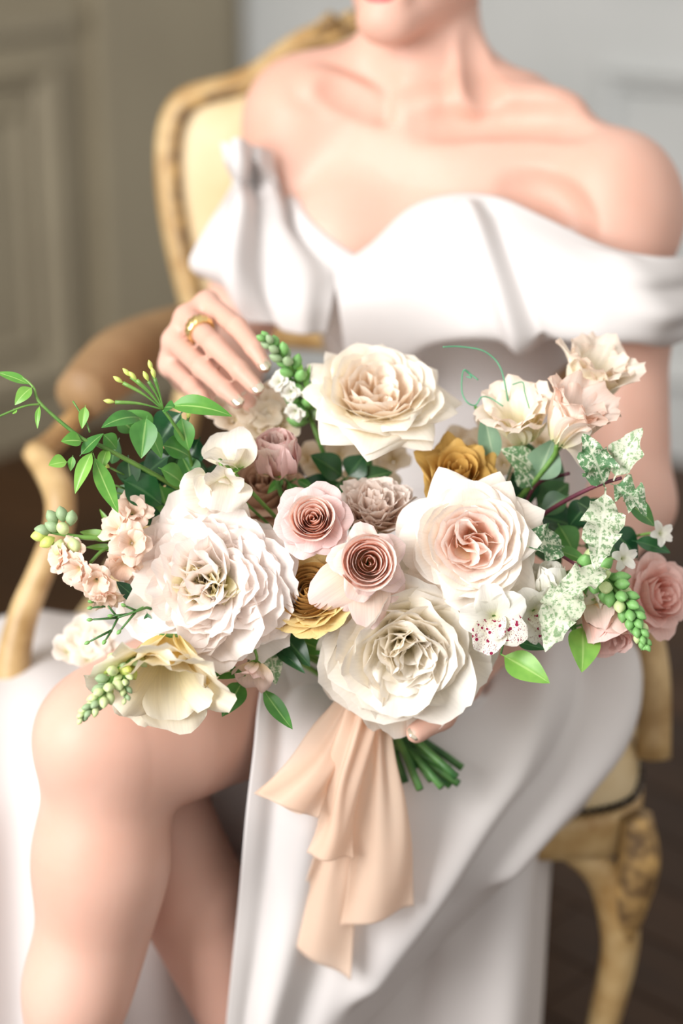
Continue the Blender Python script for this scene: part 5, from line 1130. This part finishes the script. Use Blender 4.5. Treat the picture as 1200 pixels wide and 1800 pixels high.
sprig('folded bright green leaf beside the nodding coral bud', (1000, 1105, 1.55), [((1022, 1098, 1.53), (1022, 1182, 1.505), 62, 'bright', .5), ((1030, 1060, 1.55), (1005, 1110, 1.54), 36, 'green', .4)])
sprig('dark leaves in the gap between the two large peonies', (500, 1110, 1.57), [((490, 1108, 1.55), (545, 1172, 1.535), 46, 'dark', .5), ((478, 1130, 1.55), (536, 1184, 1.53), 26, 'dark', .7), ((470, 1130, 1.55), (484, 1204, 1.53), 38, 'varieg', .4), ((510, 1120, 1.56), (580, 1150, 1.55), 40, 'green', .4)])
sprig('green leaves hanging under the large blush peony', (440, 1150, 1.565), [((458, 1205, 1.53), (514, 1282, 1.51), 32, 'green', -.5), ((428, 1195, 1.54), (390, 1260, 1.52), 42, 'green', .5), ((350, 1172, 1.53), (432, 1188, 1.52), 36, 'green', .4)])
sprig('dark rose leaves in the gap under the ivory garden rose', (600, 850, 1.61), [((605, 840, 1.60), (545, 800, 1.585), 52, 'dark', .4), ((600, 845, 1.60), (575, 880, 1.59), 50, 'rose', .4), ((610, 840, 1.60), (640, 800, 1.60), 50, 'dark', .3), ((590, 860, 1.60), (525, 850, 1.60), 46, 'dark', .3), ((620, 850, 1.60), (690, 830, 1.60), 44, 'rose', .4)])
sprig('dark rose leaves behind the pink spray roses', (520, 960, 1.615), [((520, 950, 1.60), (470, 900, 1.60), 60, 'dark', .3), ((520, 960, 1.60), (500, 1040, 1.59), 60, 'dark', .3), ((530, 940, 1.60), (560, 870, 1.60), 60, 'rose', .3), ((520, 930, 1.60), (440, 890, 1.60), 60, 'rose', .3), ((590, 1000, 1.60), (620, 1080, 1.60), 60, 'dark', .3)])
sprig('shaded rose leaves between the blush rose and the mottled branch', (935, 900, 1.62), [((935, 890, 1.61), (900, 830, 1.60), 60, 'dark', .3), ((940, 895, 1.61), (1000, 850, 1.61), 64, 'rose', .3), ((940, 905, 1.61), (1020, 930, 1.60), 66, 'dark', .3), ((935, 915, 1.61), (985, 1000, 1.59), 60, 'rose', .3), ((1010, 930, 1.61), (1080, 880, 1.61), 64, 'dark', .3), ((1020, 960, 1.60), (1100, 960, 1.60), 60, 'rose', .3), ((960, 870, 1.62), (980, 800, 1.62), 56, 'rose', .3)])
sprig('shaded leaves behind the jasmine and the sweet peas', (350, 900, 1.61), [((345, 890, 1.60), (290, 830, 1.59), 60, 'dark', .3), ((345, 880, 1.60), (345, 800, 1.59), 56, 'rose', .3), ((360, 880, 1.60), (400, 810, 1.60), 60, 'dark', .3), ((340, 900, 1.60), (250, 900, 1.59), 60, 'dark', .3), ((390, 870, 1.61), (440, 790, 1.61), 50, 'rose', .3)])
sprig('dark leaf pair under the mauve rose cup', (505, 850, 1.59), [((505, 845, 1.58), (530, 890, 1.57), 24, 'green', .3), ((500, 842, 1.58), (470, 868, 1.57), 20, 'green', .4), ((520, 842, 1.58), (552, 862, 1.575), 18, 'green', .4)])
# curling tendrils
f = plant('tendril', 'hair-thin green tendrils curling above the cream lisianthus', 885, 668, 1.56, 'tendril')
for pts in ([(778, 610), (805, 609), (845, 615), (868, 630), (880, 648), (886, 668)], [(840, 668), (826, 657), (816, 650), (812, 662), (812, 690), (822, 708), (836, 712), (846, 698), (862, 700), (884, 714)], [(816, 650), (825, 658), (828, 664), (820, 662)], [(900, 676), (918, 672), (922, 690), (930, 718)]):
    tube('curl', crom([P(x, y, 1.555 + .002 * math.sin(x)) for x, y in pts], 40), .0006, M['tendril'], f, 5)
tube('stem', crom([P(886, 668, 1.556), P(895, 720, 1.575), P(905, 800, 1.60), P(800, 1050, 1.63), BUNDLE], 16), .0008, M['tendril'], f, 5)
# ------------------------------------------------------------------ ribbon
def ribbon_mat():
    m, nt, b, out = new_mat('peach_silk'); N = nt.nodes.new; L = nt.links.new
    tc = N('ShaderNodeTexCoord'); wv = N('ShaderNodeTexNoise'); wv.inputs['Scale'].default_value = 30; L(tc.outputs['Object'], wv.inputs['Vector'])
    rp = N('ShaderNodeValToRGB'); rp.color_ramp.elements[0].color = lin('#fce6d2'); rp.color_ramp.elements[1].color = lin('#fdead8'); L(wv.outputs['Fac'], rp.inputs[0])
    L(rp.outputs[0], b.inputs['Base Color']); b.inputs['Roughness'].default_value = .42; b.inputs['Sheen Weight'].default_value = .3
    tr = N('ShaderNodeBsdfTranslucent'); L(rp.outputs[0], tr.inputs[0]); mx = N('ShaderNodeMixShader'); mx.inputs[0].default_value = .45; L(b.outputs[0], mx.inputs[1]); L(tr.outputs[0], mx.inputs[2])
    tp = N('ShaderNodeBsdfTransparent'); m3 = N('ShaderNodeMixShader'); m3.inputs[0].default_value = .30; L(mx.outputs[0], m3.inputs[1]); L(tp.outputs[0], m3.inputs[2]); L(m3.outputs[0], out.inputs['Surface'])
    return m
M['ribbon'] = ribbon_mat()
rb = empty('ribbon', BIND, 'peach silk ribbon tied round the stems with a loop and long tails', 'ribbon')
def fr_(s, t): return .0035 * np.sin(s * 14 + t * 3) * (1 - t) * 1.0 + .004 * np.sin(s * 7 + t * 5) * t
cloth('ribbon_loop', [[(592, 1232, 1.585), (608, 1228, 1.578), (626, 1232, 1.575), (644, 1244, 1.580)], [(556, 1275, 1.580), (582, 1285, 1.570), (604, 1290, 1.568), (624, 1290, 1.575)], [(512, 1330, 1.575), (545, 1345, 1.563), (575, 1352, 1.562), (596, 1350, 1.570)], [(446, 1392, 1.572), (485, 1412, 1.560), (530, 1430, 1.560), (562, 1440, 1.568)]], M['ribbon'], rb, 40, 40, fr_, 0, 0.0006)
cloth('loop_fold', [[(600, 1236, 1.592), (615, 1236, 1.595), (630, 1240, 1.59)], [(556, 1300, 1.588), (575, 1305, 1.592), (600, 1305, 1.59)], [(500, 1352, 1.582), (535, 1362, 1.588), (570, 1370, 1.586)], [(447, 1394, 1.573), (487, 1414, 1.575), (530, 1430, 1.572)]], M['ribbon'], rb, 30, 30, fr_, 0, 0.0006)
cloth('ribbon_tail', [[(612, 1238, 1.570), (628, 1236, 1.566), (645, 1240, 1.568), (664, 1256, 1.572)], [(592, 1300, 1.565), (612, 1305, 1.556), (630, 1308, 1.558), (648, 1310, 1.566)], [(574, 1375, 1.572), (592, 1380, 1.562), (612, 1382, 1.565), (634, 1380, 1.572)], [(556, 1450, 1.588), (580, 1455, 1.580), (602, 1455, 1.582), (624, 1450, 1.586)], [(535, 1502, 1.602), (565, 1508, 1.595), (595, 1510, 1.596), (622, 1512, 1.600)]], M['ribbon'], rb, 36, 50, fr_, 0, 0.0006)
cloth('ribbon_tail', [[(640, 1240, 1.578), (655, 1244, 1.576), (668, 1254, 1.578), (678, 1268, 1.582)], [(630, 1320, 1.582), (655, 1320, 1.574), (675, 1325, 1.575), (690, 1335, 1.582)], [(622, 1400, 1.592), (655, 1400, 1.583), (685, 1402, 1.584), (710, 1405, 1.592)], [(616, 1490, 1.610), (655, 1485, 1.602), (692, 1480, 1.602), (724, 1478, 1.608)], [(608, 1570, 1.630), (650, 1562, 1.622), (692, 1552, 1.622), (728, 1545, 1.628)], [(596, 1632, 1.648), (645, 1620, 1.640), (690, 1608, 1.640), (729, 1595, 1.645)]], M['ribbon'], rb, 40, 56, fr_, 0, 0.0006)
cloth('ribbon_tail', [[(608, 1240, 1.596), (625, 1240, 1.596), (645, 1244, 1.596)], [(590, 1360, 1.600), (612, 1360, 1.598), (640, 1360, 1.602)], [(560, 1480, 1.622), (595, 1480, 1.618), (630, 1480, 1.622)], [(530, 1570, 1.650), (575, 1580, 1.644), (625, 1590, 1.648)], [(502, 1655, 1.672), (560, 1690, 1.668), (616, 1726, 1.672)]], M['ribbon'], rb, 30, 50, fr_, 0, 0.0006)
wp = crom([P(640, 1236, 1.61), P(662, 1240, 1.598), P(690, 1254, 1.598), P(706, 1270, 1.615), P(700, 1262, 1.645), P(670, 1246, 1.650), P(645, 1236, 1.635), P(640, 1236, 1.61)], 40)
axd = unit(P(735, 1350, 1.61) - P(660, 1200, 1.63)); V = []
for q in (-.5, -.25, 0, .25, .5):
    for p in wp[:-1]: V.append(p + axd * q * .026)
o = obj('ribbon_wrap', mesh_data('ribbon_wrap', loc_pts(rb, V), grid_faces(39, 5, True)), M['ribbon'], rb)
